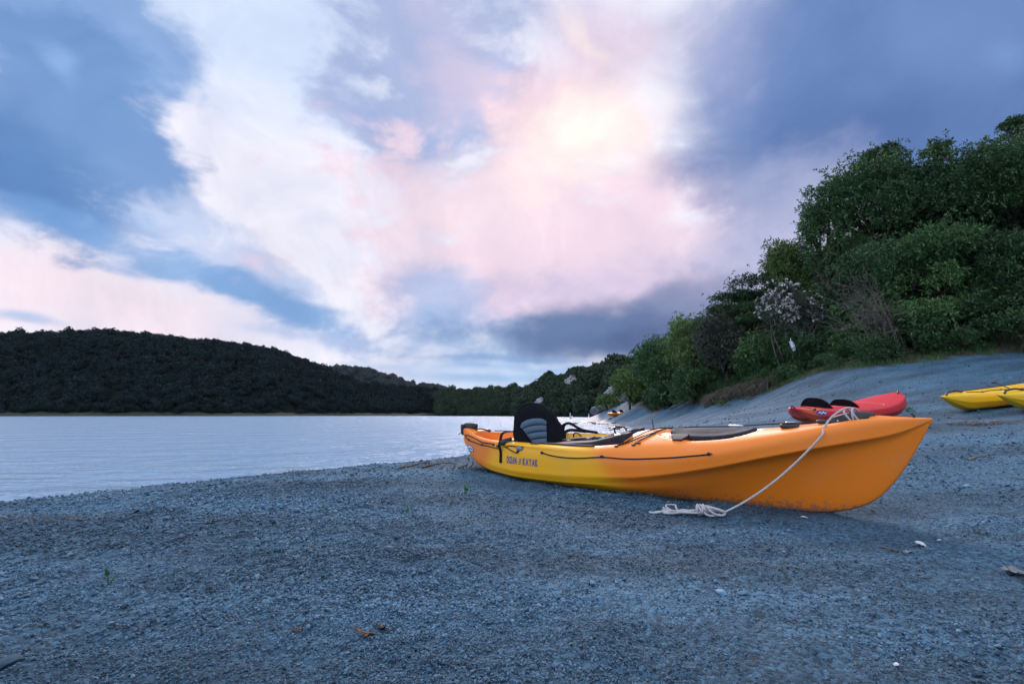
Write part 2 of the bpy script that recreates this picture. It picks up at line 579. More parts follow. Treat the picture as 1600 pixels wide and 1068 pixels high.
def fabric_nodes(scale, strength=0.5):
    def f(k, b):
        co = coords(k)
        wv = k.new('ShaderNodeTexWave')
        k.l.new(co, wv.inputs['Vector'])
        wv.inputs['Scale'].default_value = scale
        nz = k.noise(co, scale * 2, 3.0, 0.6)
        bump(k, b, k.math('ADD', wv.outputs['Fac'], nz.outputs['Fac']), strength, 0.001)
    return f


M = {
    'sand': material('beach_sand', (0.2, 0.25, 0.31), 0.85, 0.25, build=sand_nodes),
    'water': material('lake_water', (0.25, 0.40, 0.59), 0.18, 0.5, build=water_nodes),
    'bed': material('lake_bed', (0.09, 0.10, 0.11), 0.9, 0.2),
    'pebble': material('pebble_stone', (0.2, 0.25, 0.3), 0.72, 0.35, build=pebble_nodes),
    'far_floor': material(name='forest_floor', **speckled((0.006, 0.010, 0.009), (0.012, 0.018, 0.014), 0.2, 0.9, 0.1)),
    'grass_flat': material(name='salt_meadow', **speckled((0.040, 0.046, 0.030), (0.018, 0.028, 0.020), 0.25, 0.9, 0.1)),
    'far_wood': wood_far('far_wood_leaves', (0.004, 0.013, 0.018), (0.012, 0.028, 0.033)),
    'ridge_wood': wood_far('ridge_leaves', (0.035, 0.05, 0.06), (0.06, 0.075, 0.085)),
    'head_wood': wood_far('headland_leaves', (0.016, 0.034, 0.022), (0.048, 0.078, 0.046)),
    'cliff': material(name='pale_clay', **speckled((0.52, 0.53, 0.58), (0.30, 0.31, 0.34), 0.6, 0.9, 0.1, 0.8, 0.3)),
    'rock': material(name='shore_rock', **speckled((0.13, 0.15, 0.18), (0.06, 0.07, 0.085), 3.0, 0.8, 0.3, 0.6, 0.05)),
    'wet_rock': material(name='wet_stone', **speckled((0.045, 0.05, 0.06), (0.09, 0.10, 0.12), 8.0, 0.4, 0.5, 0.4, 0.02)),
    'bark': material(name='bark', **speckled((0.075, 0.062, 0.05), (0.03, 0.026, 0.022), 9.0, 0.9, 0.1, 0.8, 0.02)),
    'dead': material(name='dead_wood', **speckled((0.19, 0.17, 0.165), (0.10, 0.085, 0.08), 12.0, 0.85, 0.15, 0.5, 0.005)),
    'drift': material(name='driftwood', **speckled((0.21, 0.16, 0.11), (0.11, 0.085, 0.06), 14.0, 0.85, 0.15, 0.5, 0.005)),
    'straw': leaf_material('dry_straw', (0.09, 0.078, 0.062), (0.21, 0.185, 0.15), 0.8),
    'green_mid': leaf_material('leaf_mid_green', (0.030, 0.082, 0.030), (0.115, 0.225, 0.075)),
    'green_dark': leaf_material('leaf_dark_green', (0.020, 0.055, 0.026), (0.075, 0.155, 0.062)),
    'green_light': leaf_material('leaf_light_green', (0.055, 0.11, 0.028), (0.165, 0.25, 0.07)),
    'green_grey': leaf_material('leaf_grey_green', (0.040, 0.052, 0.040), (0.105, 0.125, 0.09)),
    'blossom': leaf_material('white_blossom', (0.34, 0.35, 0.36), (0.68, 0.69, 0.70), 0.7),
    'hull_yo': material('hull_yellow_orange', (0.85, 0.3, 0.02), 0.42, 0.5, build=plastic_nodes(yellow_orange)),
    'hull_orange': material('hull_orange', (0.86, 0.25, 0.02), 0.42, 0.5, build=plastic_nodes(lambda k, co: k.mix(k.noise(co, 1.5, 2.0, 0.5).outputs['Fac'], (0.92, 0.20, 0.015), (0.92, 0.30, 0.02)))),
    'hull_yellow': material('hull_yellow', (0.82, 0.5, 0.01), 0.42, 0.5, build=plastic_nodes(lambda k, co: k.mix(k.noise(co, 1.5, 2.0, 0.5).outputs['Fac'], (0.88, 0.47, 0.006), (0.90, 0.56, 0.010)))),
    'black': material(name='black_plastic', **speckled((0.018, 0.019, 0.023), (0.03, 0.032, 0.038), 40.0, 0.42, 0.5, 0.15, 0.001)),
    'hatch': material(name='hatch_rubber', **speckled((0.022, 0.025, 0.038), (0.034, 0.037, 0.052), 25.0, 0.65, 0.12, 0.15, 0.001)),
    'navy': material(name='footwell_plastic', **speckled((0.026, 0.030, 0.042), (0.036, 0.042, 0.058), 20.0, 0.6, 0.15, 0.15, 0.001)),
    'cloth': material('seat_fabric', (0.012, 0.013, 0.020), 0.9, 0.10, build=fabric_nodes(160.0)),
    'panel': material('seat_panel_fabric', (0.105, 0.17, 0.255), 0.75, 0.3, build=fabric_nodes(220.0)),
    'web': material('webbing', (0.012, 0.012, 0.015), 0.8, 0.2, build=fabric_nodes(300.0)),
    'cord': material('black_cord', (0.014, 0.012, 0.014), 0.7, 0.3),
    'steel': material('bright_metal', (0.72, 0.72, 0.74), 0.22, 0.5, 1.0),
    'grey_plastic': material('grey_plastic', (0.22, 0.25, 0.31), 0.45, 0.5),
    'blue_ink': material('blue_print', (0.008, 0.095, 0.40), 0.5, 0.4),
    'white_ink': material('white_print', (0.72, 0.74, 0.78), 0.5, 0.4),
    'rope': material('white_rope', (0.66, 0.66, 0.70), 0.85, 0.2, build=fabric_nodes(420.0, 0.8)),
    'white_thing': material('white_plastic', (0.72, 0.76, 0.84), 0.6, 0.4),
    'shell': material(name='shell', **speckled((0.62, 0.65, 0.70), (0.42, 0.45, 0.50), 20.0, 0.6, 0.3)),
    'dry_leaf': material(name='dry_leaf', **speckled((0.13, 0.085, 0.06), (0.07, 0.045, 0.035), 30.0, 0.7, 0.3)),
    'pale_leaf': material(name='faded_leaf', **speckled((0.22, 0.25, 0.28), (0.12, 0.135, 0.15), 30.0, 0.7, 0.3)),
    'sprig': material('fresh_green', (0.035, 0.14, 0.04), 0.5, 0.4),
}


def red_hull(k, co):
    sp = k.new('ShaderNodeSeparateXYZ')
    k.l.new(co, sp.inputs[0])
    nz = k.noise(co, 2.0, 2.0, 0.5)
    x = k.math('ADD', sp.outputs['X'], k.math('MULTIPLY', k.math('SUBTRACT', nz.outputs['Fac'], 0.5), 0.5))
    patch = k.math('MULTIPLY', k.ramp(x, -1.48, -1.36), k.ramp(x, -1.28, -1.08, 1.0, 0.0))
    return k.mix(k.math('MULTIPLY', patch, 0.45), (0.70, 0.026, 0.045), (0.80, 0.24, 0.06))


M['hull_red'] = material('hull_red', (0.66, 0.03, 0.05), 0.42, 0.5, build=plastic_nodes(red_hull))


# ------------------------------------------------------------------ the beach and the hillside behind it
SHORE = np.array([(-14, -14), (-8.5, -6), (-6.2, -1), (-5.0, 2.0), (-4.05, 3.97), (-3.75, 4.87), (-2.91, 5.65), (-2.01, 6.49), (-1.45, 7.0),
                  (-0.68, 8.09), (0.8, 10.6), (3.1, 16), (5.6, 25), (6.9, 35), (7.9, 45), (10, 60), (17, 80), (30, 100)], float)
TOE = np.array([(20, -12), (17, 0), (15.5, 7), (14.0, 11.2), (13.4, 12.8), (12.1, 13.0), (10.8, 13.5), (10.0, 14.1), (9.6, 16), (9.5, 19), (9.5, 24),
                (10.1, 35), (11, 47), (15, 62), (24, 80), (40, 98)], float)


def side_distance(x, y, line):
    """Signed distance to a polyline: positive on its right-hand side."""
    x, y = np.asarray(x, float), np.asarray(y, float)
    best = np.full(x.shape, 1e9)
    sign = np.ones(x.shape)
    for (x0, y0), (x1, y1) in zip(line[:-1], line[1:]):
        dx, dy = x1 - x0, y1 - y0
        t = np.clip(((x - x0) * dx + (y - y0) * dy) / (dx * dx + dy * dy), 0, 1)
        d = np.hypot(x - x0 - t * dx, y - y0 - t * dy)
        c = (x - x0) * dy - (y - y0) * dx
        near = d < best
        best = np.where(near, d, best)
        sign = np.where(near, np.where(c >= 0, 1.0, -1.0), sign)
    return best * sign


HILL = np.array([
    (5.1, 5.6, 0.43), (4.78, 7.3, 0.60), (6.68, 8.5, 0.68), (7.97, 8.2, 0.81), (7.98, 7.4, 0.72), (4.44, 4.3, 0.27), (10.07, 35.0, 0.45),
    (9.46, 24.0, 1.16), (9.5, 19.0, 1.31), (9.53, 16.0, 1.84), (10.05, 14.0, 2.04), (10.78, 13.5, 2.1), (12.14, 13.0, 2.29),
    (13.37, 13.0, 2.35), (13.44, 12.6, 2.19), (7.12, 16.0, 0.62), (6.2, 10.5, 0.77), (8.58, 10.5, 1.11), (10.44, 10.8, 1.48), (8.5, 25.0, 0.44),
    (0, 0, 0.12), (1, 1, 0.11), (-1, 1, 0.12), (0, 2, 0.11), (-2, 2, 0.10), (2, 1.5, 0.12), (2.05, 2.6, 0.10), (1.3, 3.3, 0.10), (0.9, 2.6, 0.10), (0.6, 3.9, 0.125),
    (0.15, 4.4, 0.15), (-0.2, 4.8, 0.175), (-0.45, 5.4, 0.18), (-1.2, 5.0, 0.12), (-2.2, 4.2, 0.10), (-3, 3, 0.07), (-4, 1, 0.09), (3, 3.2, 0.155), (2.4, 4.4, 0.24),
    (1.2, 6.0, 0.22), (3.0, 9.0, 0.4), (4.0, 13, 0.35), (3.5, 1.5, 0.17), (5, 0, 0.25), (3, -3, 0.2), (-2, -3, 0.12), (-4, -6, 0.12), (6, -6, 0.6),
    (-4.05, 3.97, -0.01), (-2.91, 5.65, -0.01), (-2.01, 6.49, -0.005), (-0.68, 8.09, 0.0), (0.8, 10.6, 0.0), (3.1, 16, 0), (5.6, 25, 0), (6.9, 35, 0), (7.9, 45, 0),
    (10, 60, 0), (17, 80, 0), (-5, 2, 0), (-6.2, -1, 0), (-8.5, -6, 0),
    (8.0, 5.0, 0.72), (11, 8, 1.25), (14, 10, 1.9), (17, 2, 2.0), (12, 2, 1.1),
    (14.5, 16, 3.8), (17, 19, 5.8), (13, 18, 3.7), (12.5, 22, 3.2), (13, 28, 3.4), (13.5, 36, 3.0), (20, 12, 5.5), (18, 26, 7.0), (19, 38, 7.0), (26, 24, 12.0), (28, 40, 13.0),
    (26, 10, 9.0), (22, 0, 5.0), (18, 60, 4.5), (28, 60, 10.0), (40, 60, 16.0), (40, 30, 18.0), (35, 84, 8), (50, 90, 14), (24, -10, 4.5), (40, 0, 14), (-14, -14, 0), (0, -14, 0.3), (12, -14, 1.0),
    (-9, 4, -0.7), (-7, 8, -0.9), (-4, 12, -0.9), (0, 16, -0.8), (1, 25, -1.0), (2, 40, -1.1), (3, 60, -1.2), (-15, 20, -2.0), (-12, -2, -1.0), (-16, -8, -1.0),
], float)


def _tps_fit(P):
    n = len(P)
    d = np.hypot(P[:, None, 0] - P[None, :, 0], P[:, None, 1] - P[None, :, 1])
    K = d                                            # biharmonic kernel r: gentle, no overshoot
    A = np.zeros((n + 3, n + 3))
    A[:n, :n] = K - np.eye(n) * 0.02
    A[:n, n] = A[n, :n] = 1
    A[:n, n + 1] = A[n + 1, :n] = P[:, 0]
    A[:n, n + 2] = A[n + 2, :n] = P[:, 1]
    return np.linalg.solve(A, np.concatenate([P[:, 2], np.zeros(3)]))


_TW = _tps_fit(HILL)


def ground(x, y, fine=True):
    x, y = np.atleast_1d(np.asarray(x, float)), np.atleast_1d(np.asarray(y, float))
    z = _TW[-3] + _TW[-2] * x + _TW[-1] * y
    for (px, py, _), w in zip(HILL, _TW[:-3]):
        z = z + w * np.sqrt((x - px) ** 2 + (y - py) ** 2 + 0.16)
    if fine:
        s = side_distance(x, y, SHORE)
        up = side_distance(x, y, TOE)
        dry = sstep(-0.3, 0.8, s)
        # tide ridges run along the water's edge; the gravel lies in low heaps
        q = (x * 0.60 + y * 0.80)
        t = (x * 0.80 - y * 0.60)
        wob = fbm(x * 0.5, y * 0.5, 3, 11)
        z = z + dry * 0.042 * fbm(t * 2.6 + wob * 1.3, q * 0.55, 4, 3) * sstep(4.0, 0.5, s - 2.0)
        z = z + dry * 0.024 * fbm(x * 5.5, y * 5.5, 3, 5) * sstep(14, 4, np.hypot(x, y))
        z = z + 0.009 * fbm(x * 21, y * 21, 2, 8) * dry * sstep(7, 3, np.hypot(x, y))
        # wash rills and slumps on the sand slope
        z = z + 0.10 * fbm(x * 0.45, y * 0.45, 4, 21) * sstep(3.5, 7.0, s) * sstep(3, 8, np.hypot(x, y))
        z = z + 0.5 * fbm(x * 0.3, y * 0.3, 4, 31) * sstep(0.3, 3.0, up)
    return z


def gz(x, y):
    return float(ground(x, y)[0])


def make_beach():
    rad = np.concatenate([[0.0], np.exp(np.linspace(math.log(0.25), math.log(105.0), 300))])
    ang = np.linspace(0, 2 * math.pi, 480, endpoint=False)
    # finer towards the lake and the slope, coarser behind
    ang = ang + 0.55 * np.sin(ang - math.pi / 2 + math.pi) * 0 
    R, A = np.meshgrid(rad, ang, indexing='ij')
    X, Y = R * np.sin(A), R * np.cos(A)
    Z = ground(X.ravel(), Y.ravel()).reshape(X.shape)
    nr, na = X.shape
    idx = np.arange(nr * na).reshape(nr, na)
    f = np.stack([idx[:-1], np.roll(idx, -1, 1)[:-1], np.roll(idx, -1, 1)[1:], idx[1:]], -1).reshape(-1, 4)[:, ::-1]
    V = np.stack([X, Y, Z], -1).reshape(-1, 3)
    me = mesh_from('beach', V, f)
    s = side_distance(V[:, 0], V[:, 1], SHORE)
    up = side_distance(V[:, 0], V[:, 1], TOE)
    wet = sstep(0.55, 0.05, s + 0.35 * fbm(V[:, 0] * 1.2, V[:, 1] * 1.2, 3, 41))
    soil = sstep(-0.5, 0.7, up)
    for nm, val in (('wet', wet), ('soil', soil)):
        at_ = me.attributes.new(nm, 'FLOAT', 'POINT')
        at_.data.foreach_set('value', val.astype(np.float32))
    return structure(link('beach', me, M['sand']))


make_beach()


def sheet(name, x0, x1, y0, y1, z, mat, nx=1, ny=1):
    xs, ys = np.linspace(x0, x1, nx + 1), np.linspace(y0, y1, ny + 1)
    P = np.array([[(x, y, z) for y in ys] for x in xs])
    b = MB().grid(P, flip=True)
    return structure(b.build(name, mat, smooth=False))


sheet('lake_bed', -4000, 4000, -1500, 5000, -3.0, M['bed'])
sheet('lake_water', -4000, 4000, -1500, 5000, 0.0, M['water'], 8, 8)


# ------------------------------------------------------------------ the far shore: hills, ridge, headland
def hill(name, rows, mat, n=120, m=14, rough=3.0, seed=0, back=1.6):
    """rows: (foot x, foot y, ridge x, ridge y, ridge z). Returns the object and a surface sampler."""
    R = spline(rows, n)
    u = np.linspace(0, 1, m)
    prof = np.sin(u * math.pi / 2) ** 0.9
    P = np.zeros((n, m + 5, 3))
    for i, (fx, fy, rx, ry, rz) in enumerate(R):
        for j in range(m):
            P[i, j] = (fx + (rx - fx) * u[j], fy + (ry - fy) * u[j], rz * prof[j])
        for j in range(5):
            q = (j + 1) / 5
            P[i, m + j] = (fx + (rx - fx) * (1 + back * q), fy + (ry - fy) * (1 + back * q), rz * (1 - q * q) - 2 * q)
    nz = fbm(P[..., 0] / 60, P[..., 1] / 60, 4, seed) * rough * np.minimum(1, P[..., 2] / 8)
    P[..., 2] += np.where(P[..., 2] > 0.5, nz, 0)
    P[:, 0, 2] = -0.5
    b = MB().grid(P)
    o = structure(b.build(name, mat))
    return o, P


def surface_points(P, spacing, seed, m_front=15):
    """Random points spread evenly over the front and crest of a hill grid."""
    rng = np.random.default_rng(seed)
    pts = []
    for i in range(P.shape[0] - 1):
        for j in range(min(m_front, P.shape[1] - 1)):
            a, b, c, d = P[i, j], P[i, j + 1], P[i + 1, j + 1], P[i + 1, j]
            area = np.linalg.norm(np.cross(c - a, d - b)) / 2
            k = rng.poisson(area / spacing ** 2)
            if k:
                uv = rng.random((k, 2))
                u, v = uv[:, :1], uv[:, 1:]
                pts.append(a * (1 - u) * (1 - v) + b * (1 - u) * v + c * u * v + d * u * (1 - v))
    return np.concatenate(pts)


def scatter(name, pts, rot, scl, idx, protos):
    """One object whose geometry nodes set a stock mesh on each point."""
    me = bpy.data.meshes.new(name)
    me.vertices.add(len(pts))
    me.vertices.foreach_set('co', np.asarray(pts, np.float32).ravel())
    for nm, typ, key, val in (('rot', 'FLOAT_VECTOR', 'vector', rot), ('scl', 'FLOAT_VECTOR', 'vector', scl), ('idx', 'INT', 'value', idx)):
        at_ = me.attributes.new(nm, typ, 'POINT')
        at_.data.foreach_set(key, np.asarray(val, np.int32 if typ == 'INT' else np.float32).ravel())
    me.update()
    o = bpy.data.objects.new(name, me)
    COL.objects.link(o)
    g = bpy.data.node_groups.new(name, 'GeometryNodeTree')
    g.interface.new_socket('Geometry', in_out='INPUT', socket_type='NodeSocketGeometry')
    g.interface.new_socket('Geometry', in_out='OUTPUT', socket_type='NodeSocketGeometry')
    N_ = g.nodes
    gi, go = N_.new('NodeGroupInput'), N_.new('NodeGroupOutput')
    ip = N_.new('GeometryNodeInstanceOnPoints')
    g.links.new(gi.outputs[0], ip.inputs['Points'])
    jn = N_.new('GeometryNodeJoinGeometry')
    for p in reversed(protos):
        oi = N_.new('GeometryNodeObjectInfo')
        oi.inputs['Object'].default_value = p
        oi.inputs['As Instance'].default_value = True
        g.links.new(oi.outputs['Geometry'], jn.inputs[0])
    g.links.new(jn.outputs[0], ip.inputs['Instance'])
    ip.inputs['Pick Instance'].default_value = True
    def attr(nm, typ):
        a = N_.new('GeometryNodeInputNamedAttribute')
        a.data_type = typ
        a.inputs['Name'].default_value = nm
        return a.outputs['Attribute']
    g.links.new(attr('idx', 'INT'), ip.inputs['Instance Index'])
    er = N_.new('FunctionNodeEulerToRotation')
    g.links.new(attr('rot', 'FLOAT_VECTOR'), er.inputs[0])
    g.links.new(er.outputs[0], ip.inputs['Rotation'])
    g.links.new(attr('scl', 'FLOAT_VECTOR'), ip.inputs['Scale'])
    g.links.new(ip.outputs[0], go.inputs[0])
    md = o.modifiers.new('scatter', 'NODES')
    md.node_group = g
    return o


def stock(name, me, mat):
    """A stock mesh for scatter(): kept out of the scene."""
    me.materials.append(mat)
    return bpy.data.objects.new(name, me)


def clump_mesh(name, seed, n=330, leaf=0.34):
    """A far tree crown: leafy tufts over a lumpy body, radius about 1."""
    rng = np.random.default_rng(seed)
    sub = rng.normal(size=(9, 3))
    sub /= np.linalg.norm(sub, axis=1)[:, None]
    sub *= rng.uniform(0.35, 0.62, (9, 1))
    sub[:, 2] = np.abs(sub[:, 2]) * 0.9 - 0.1
    k = rng.integers(0, 9, n)
    d = rng.normal(size=(n, 3))
    d /= np.linalg.norm(d, axis=1)[:, None]
    c = sub[k] + d * rng.uniform(0.28, 0.5, (n, 1))
    t = np.cross(d, rng.normal(size=(n, 3)))
    t /= np.linalg.norm(t, axis=1)[:, None]
    b = np.cross(d, t)
    s = leaf * rng.uniform(0.5, 1.1, (n, 1))
    nrm = d * 0.25
    q = np.stack([c - t * s * 0.5, c - b * s * 0.4 + nrm * s, c + t * s * 0.5, c + b * s * 0.4 + nrm * s], 1).reshape(-1, 3)
    f = np.arange(4 * n).reshape(n, 4)
    # solid dark heart so that no light passes straight through
    h = MB().blob((0, 0, -0.05), (0.42, 0.42, 0.46), 5, 8)
    V = np.vstack([q, np.array(h.v)])
    F = [tuple(r) for r in f] + [tuple(i + 4 * n for i in ff) for ff in h.f]
    return mesh_from(name, V, F, smooth=False)


def wood(name, P, spacing, rmin, rmax, mat, seed, lift=0.6, label=None, holes=()):
    rng = np.random.default_rng(seed)
    pts = surface_points(P, spacing, seed)
    pts = pts[pts[:, 2] > 0.4]
    for hx, hy, hw in holes:                        # bare scars where nothing grows
        pts = pts[~((np.abs(pts[:, 0] - hx) < hw) & (pts[:, 1] > hy - 13) & (pts[:, 1] < hy + 3))]
    n = len(pts)
    r = rng.uniform(rmin, rmax, n) * (1 + 0.35 * (rng.random(n) > 0.93))
    scl = np.stack([r * rng.uniform(0.85, 1.15, n), r * rng.uniform(0.85, 1.15, n), r * rng.uniform(0.8, 1.35, n)], 1)
    pts = pts.copy()
    pts[:, 2] += scl[:, 2] * lift
    rot = np.stack([rng.uniform(-0.15, 0.15, n), rng.uniform(-0.15, 0.15, n), rng.uniform(0, 6.28, n)], 1)
    protos = [stock(name + '_tree', clump_mesh(name + '_tree', seed + i), mat) for i in range(5)]
    o = scatter(name, pts, rot, scl, rng.integers(0, 5, n), protos)
    return stuff(o, label, 'forest' if label else None)


LEFT = [(-601.1, 270.0, -991.9, 430.0, 91.5), (-455.8, 290.0, -729.1, 450.0, 80.7), (-345.7, 330.0, -516.7, 480.0, 75.6), (-320.6, 340.0, -474.2, 490.0, 74.1), (-270.4, 350.0, -396.8, 500.0, 77.9), (-232.6, 370.0, -334.9, 520.0, 72.9), (-193.8, 400.0, -267.3, 540.0, 65.2), (-168.9, 430.0, -223.6, 560.0, 49.2), (-141.4, 450.0, -184.4, 580.0, 32.1), (-100.6, 480.0, -126.9, 600.0, 25.7), (-65.5, 500.0, -81.9, 620.0, 22.0), (-13.6, 520.0, -16.9, 640.0, 19.7)]
RIDGE = [(-683.6, 1450.0, -761.2, 1600.0, 81.2), (-550.7, 1450.0, -616.7, 1600.0, 142.8), (-484.2, 1450.0, -542.7, 1600.0, 151.3), (-379.8, 1450.0, -424.7, 1600.0, 127.8), (-284.9, 1450.0, -317.7, 1600.0, 98.1), (-151.9, 1450.0, -169.0, 1600.0, 70.7), (-38.0, 1450.0, -42.2, 1600.0, 47.6)]
HEAD = [(40.1, 85.0, 58.3, 120.0, 21.4), (35.4, 100.0, 54.2, 150.0, 20.1), (32.2, 120.0, 49.1, 180.0, 17.4), (29.3, 140.0, 44.7, 210.0, 18.1), (25.3, 165.0, 37.3, 240.0, 18.5), (19.4, 185.0, 27.6, 260.0, 17.5), (15.6, 205.0, 21.5, 280.0, 16.8), (10.5, 230.0, 14.3, 310.0, 15.6), (0.0, 270.0, 0.0, 350.0, 15.6), (-16.8, 320.0, -21.1, 400.0, 17.6), (-38.8, 370.0, -46.4, 440.0, 19.0), (-64.4, 410.0, -76.0, 480.0, 20.3)]
hill_obj, HP = hill('wooded_hill', LEFT, M['far_floor'], 130, 14, 7.0, 3)
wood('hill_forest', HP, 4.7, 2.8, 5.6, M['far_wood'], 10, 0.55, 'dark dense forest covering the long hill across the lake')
ridge_obj, RP = hill('distant_ridge', RIDGE, M['far_floor'], 60, 10, 8.0, 5)
wood('ridge_forest', RP, 17.0, 9.0, 15.0, M['ridge_wood'], 20, 0.3, 'hazy blue grey wooded ridge far behind the dark hill')
CLIFFS = [(14.0, 236.0, 6.0, 2.6), (27.3, 217.0, 8.0, 4.2), (32.5, 158.0, 4.6, 3.0)]      # x, y, width, height
head_obj, DP = hill('headland', HEAD, M['far_floor'], 120, 14, 2.5, 7)
wood('headland_forest', DP, 3.3, 2.0, 3.6, M['head_wood'], 30, 0.5, 'green bush covering the low headland behind the kayak seat', [(c[0], c[1], c[2] / 2) for c in CLIFFS])


def make_meadow():
    rows = np.array([(r[0], r[1]) for r in LEFT[2:]] + [(0.0, 500.0)], float)
    R = spline(rows, 160)
    P = []
    for i, (x, y) in enumerate(R):
        w = 30 + 14 * math.sin(i * 0.13) + 6 * math.sin(i * 0.41)
        d = np.array([x, y]) / math.hypot(x, y)
        col = []
        for j, (q, z) in enumerate(((-1.0, -0.4), (-0.96, 0.45), (-0.6, 0.9), (-0.2, 1.7), (0.1, 2.8), (0.5, 3.4))):
            p = np.array([x, y]) + d * w * q
            col.append((p[0], p[1], z + (0.35 * math.sin(i * 1.7 + j) + 0.3 * math.sin(i * 0.6) if z > 0.5 else 0)))
        P.append(col)
    return structure(MB().grid(P).build('shore_meadow', M['grass_flat']))


make_meadow()


def rock_mesh(name, seed, sub=3, jag=0.28):
    rng = random.Random(seed)
    bm = bmesh.new()
    bmesh.ops.create_icosphere(bm, subdivisions=sub, radius=1.0)
    planes = []
    for _ in range(11):
        d = Vector((rng.gauss(0, 1), rng.gauss(0, 1), rng.gauss(0, 1))).normalized()
        planes.append((d, rng.uniform(0.55, 0.9)))
    for v in bm.verts:
        for d, h in planes:
            k = v.co.dot(d) - h
            if k > 0:
                v.co -= d * k * 0.92
        v.co *= 1 + jag * 0.18 * math.sin(7 * v.co.x + seed) * math.sin(6 * v.co.y) * math.sin(8 * v.co.z + 2)
    me = bpy.data.meshes.new(name)
    bm.to_mesh(me)
    bm.free()
    return me


def cliff(spot, label, seed):
    """A bare clay scar: a steep, creased face standing out of the bush."""
    x, y, w, h = spot
    near = DP[:, :15].reshape(-1, 3)
    loc = (x, y, near[np.argmin(np.hypot(near[:, 0] - x, near[:, 1] - y)), 2] + 0.2)
    rng = np.random.default_rng(seed)
    n, m = 18, 10
    P = []
    for i in range(n):
        u = i / (n - 1) * 2 - 1
        top = h * (1 - abs(u) ** 1.7) * (0.75 + 0.35 * rng.random())
        col = []
        for j in range(m):
            v = j / (m - 1)
            col.append((u * w / 2 + 0.04 * w * rng.normal(), v * h * 0.45 + 0.10 * h * rng.normal(), top * v - 0.15 * h * (1 - v)))
        col.append((u * w / 2, h * 1.4, top * 0.3))
        P.append(col)
    o = MB().grid(P).build('clay_cliff', M['cliff'], smooth=False)
    o.location = loc
    tag(o, label, 'cliff')
    return o


TREES = [  # name, label, leaves, crown centre x y z, crown radius across and up
    ('broadleaf_tree', 'tall dense broadleaf tree filling the top right of the forest', 'green_mid', 17.84, 16.50, 8.52, 2.62, 2.08),
    ('broadleaf_tree', 'broad dark green tree under the small tuft on the skyline', 'green_dark', 16.25, 17.50, 8.35, 2.32, 2.20),
    ('broadleaf_tree', 'rounded green tree whose crown steps down at the left of the high skyline', 'green_mid', 14.60, 18.50, 8.79, 2.16, 2.33),
    ('broadleaf_tree', 'narrow leafy tree forming the steep left edge of the forest', 'green_mid', 13.25, 19.50, 7.67, 1.14, 2.71),
    ('broadleaf_tree', 'mid height bushy tree in the middle of the dark slope', 'green_mid', 13.75, 15.00, 5.09, 1.83, 1.55),
    ('broadleaf_tree', 'leafy tree at the right edge halfway up the slope', 'green_dark', 15.37, 14.50, 4.94, 1.73, 1.63),
    ('broadleaf_tree', 'shadowy dark tree directly behind the tangle of dead branches', 'green_dark', 13.71, 17.50, 5.33, 1.74, 1.74),
    ('leafy_shrub', 'bright green low shrub just above the sand, right of the dead branches', 'green_mid', 12.43, 14.20, 3.31, 1.09, 0.85),
    ('leafy_shrub', 'low dark shrub at the top edge of the sand bank above the yellow kayaks', 'green_dark', 13.93, 13.80, 3.20, 1.28, 0.80),
    ('slender_tree', 'yellowish green treetop rising behind the white flowering shrub', 'green_light', 12.83, 22.00, 7.22, 1.52, 1.63),
    ('flat_topped_tree', 'dark tree with flat layered crown on the falling skyline', 'green_dark', 11.58, 23.00, 5.78, 1.89, 1.58),
    ('leafy_shrub', 'grey green shrub below the flat layered tree', 'green_grey', 10.09, 23.00, 3.95, 1.46, 1.89),
    ('leafy_shrub', 'green shrub below the white object, at the foot of the slope', 'green_mid', 10.79, 20.50, 3.04, 1.52, 1.22),
    ('leafy_shrub', 'dark rounded shrub right of the white object above the bare soil', 'green_dark', 11.40, 18.50, 2.93, 1.08, 0.88),
    ('rounded_tree', 'rounded light green tree above the sand where the slope runs out', 'green_light', 10.18, 27.00, 4.34, 2.07, 2.00),
    ('leafy_shrub', 'dense green shrub left of the dry grass bank', 'green_mid', 9.79, 26.00, 2.09, 1.38, 1.31),
    ('rounded_tree', 'leafy green tree between the rocks and the light green tree', 'green_mid', 10.08, 33.00, 3.83, 2.19, 2.27),
    ('leafy_shrub', 'dark low shrub overhanging the beach beside the driftwood log', 'green_dark', 9.48, 30.00, 1.68, 1.35, 0.95),
    ('leafy_shrub', 'light green bush on the bank above the orange kayak', 'green_light', 10.26, 42.00, 2.97, 1.89, 2.00),
    ('leafy_shrub', 'yellow green bush at the water end of the bank above the rocks', 'green_light', 10.11, 52.00, 1.89, 1.38, 0.96),
    ('leafy_shrub', 'small green shrub in front of the dead branches', 'green_mid', 11.63, 15.20, 2.84, 0.81, 0.56),
    ('wind_shaped_tree', 'black silhouetted branch of a tree in the top right corner', 'green_dark', 23.89, 21.00, 14.09, 1.00, 0.45),
    ('slender_tree', 'small leafy tuft standing up on the skyline between two crowns', 'green_mid', 17.52, 18.50, 11.34, 0.64, 0.44),
    ('slender_tree', 'pointed treetop at the highest left step of the skyline', 'green_dark', 15.84, 19.50, 11.56, 0.93, 0.67),
    ('leafy_shrub', 'green clump hanging over the sand at the right frame edge', 'green_dark', 13.54, 12.60, 2.81, 0.57, 0.80),
]
cliff(CLIFFS[0], 'small pale clay scar low on the headland, left of the larger scar', 1)
cliff(CLIFFS[1], 'largest pale clay scar high on the headland slope', 2)
cliff(CLIFFS[2], 'grey clay face right of the pale scars, beside the light green bush', 3)


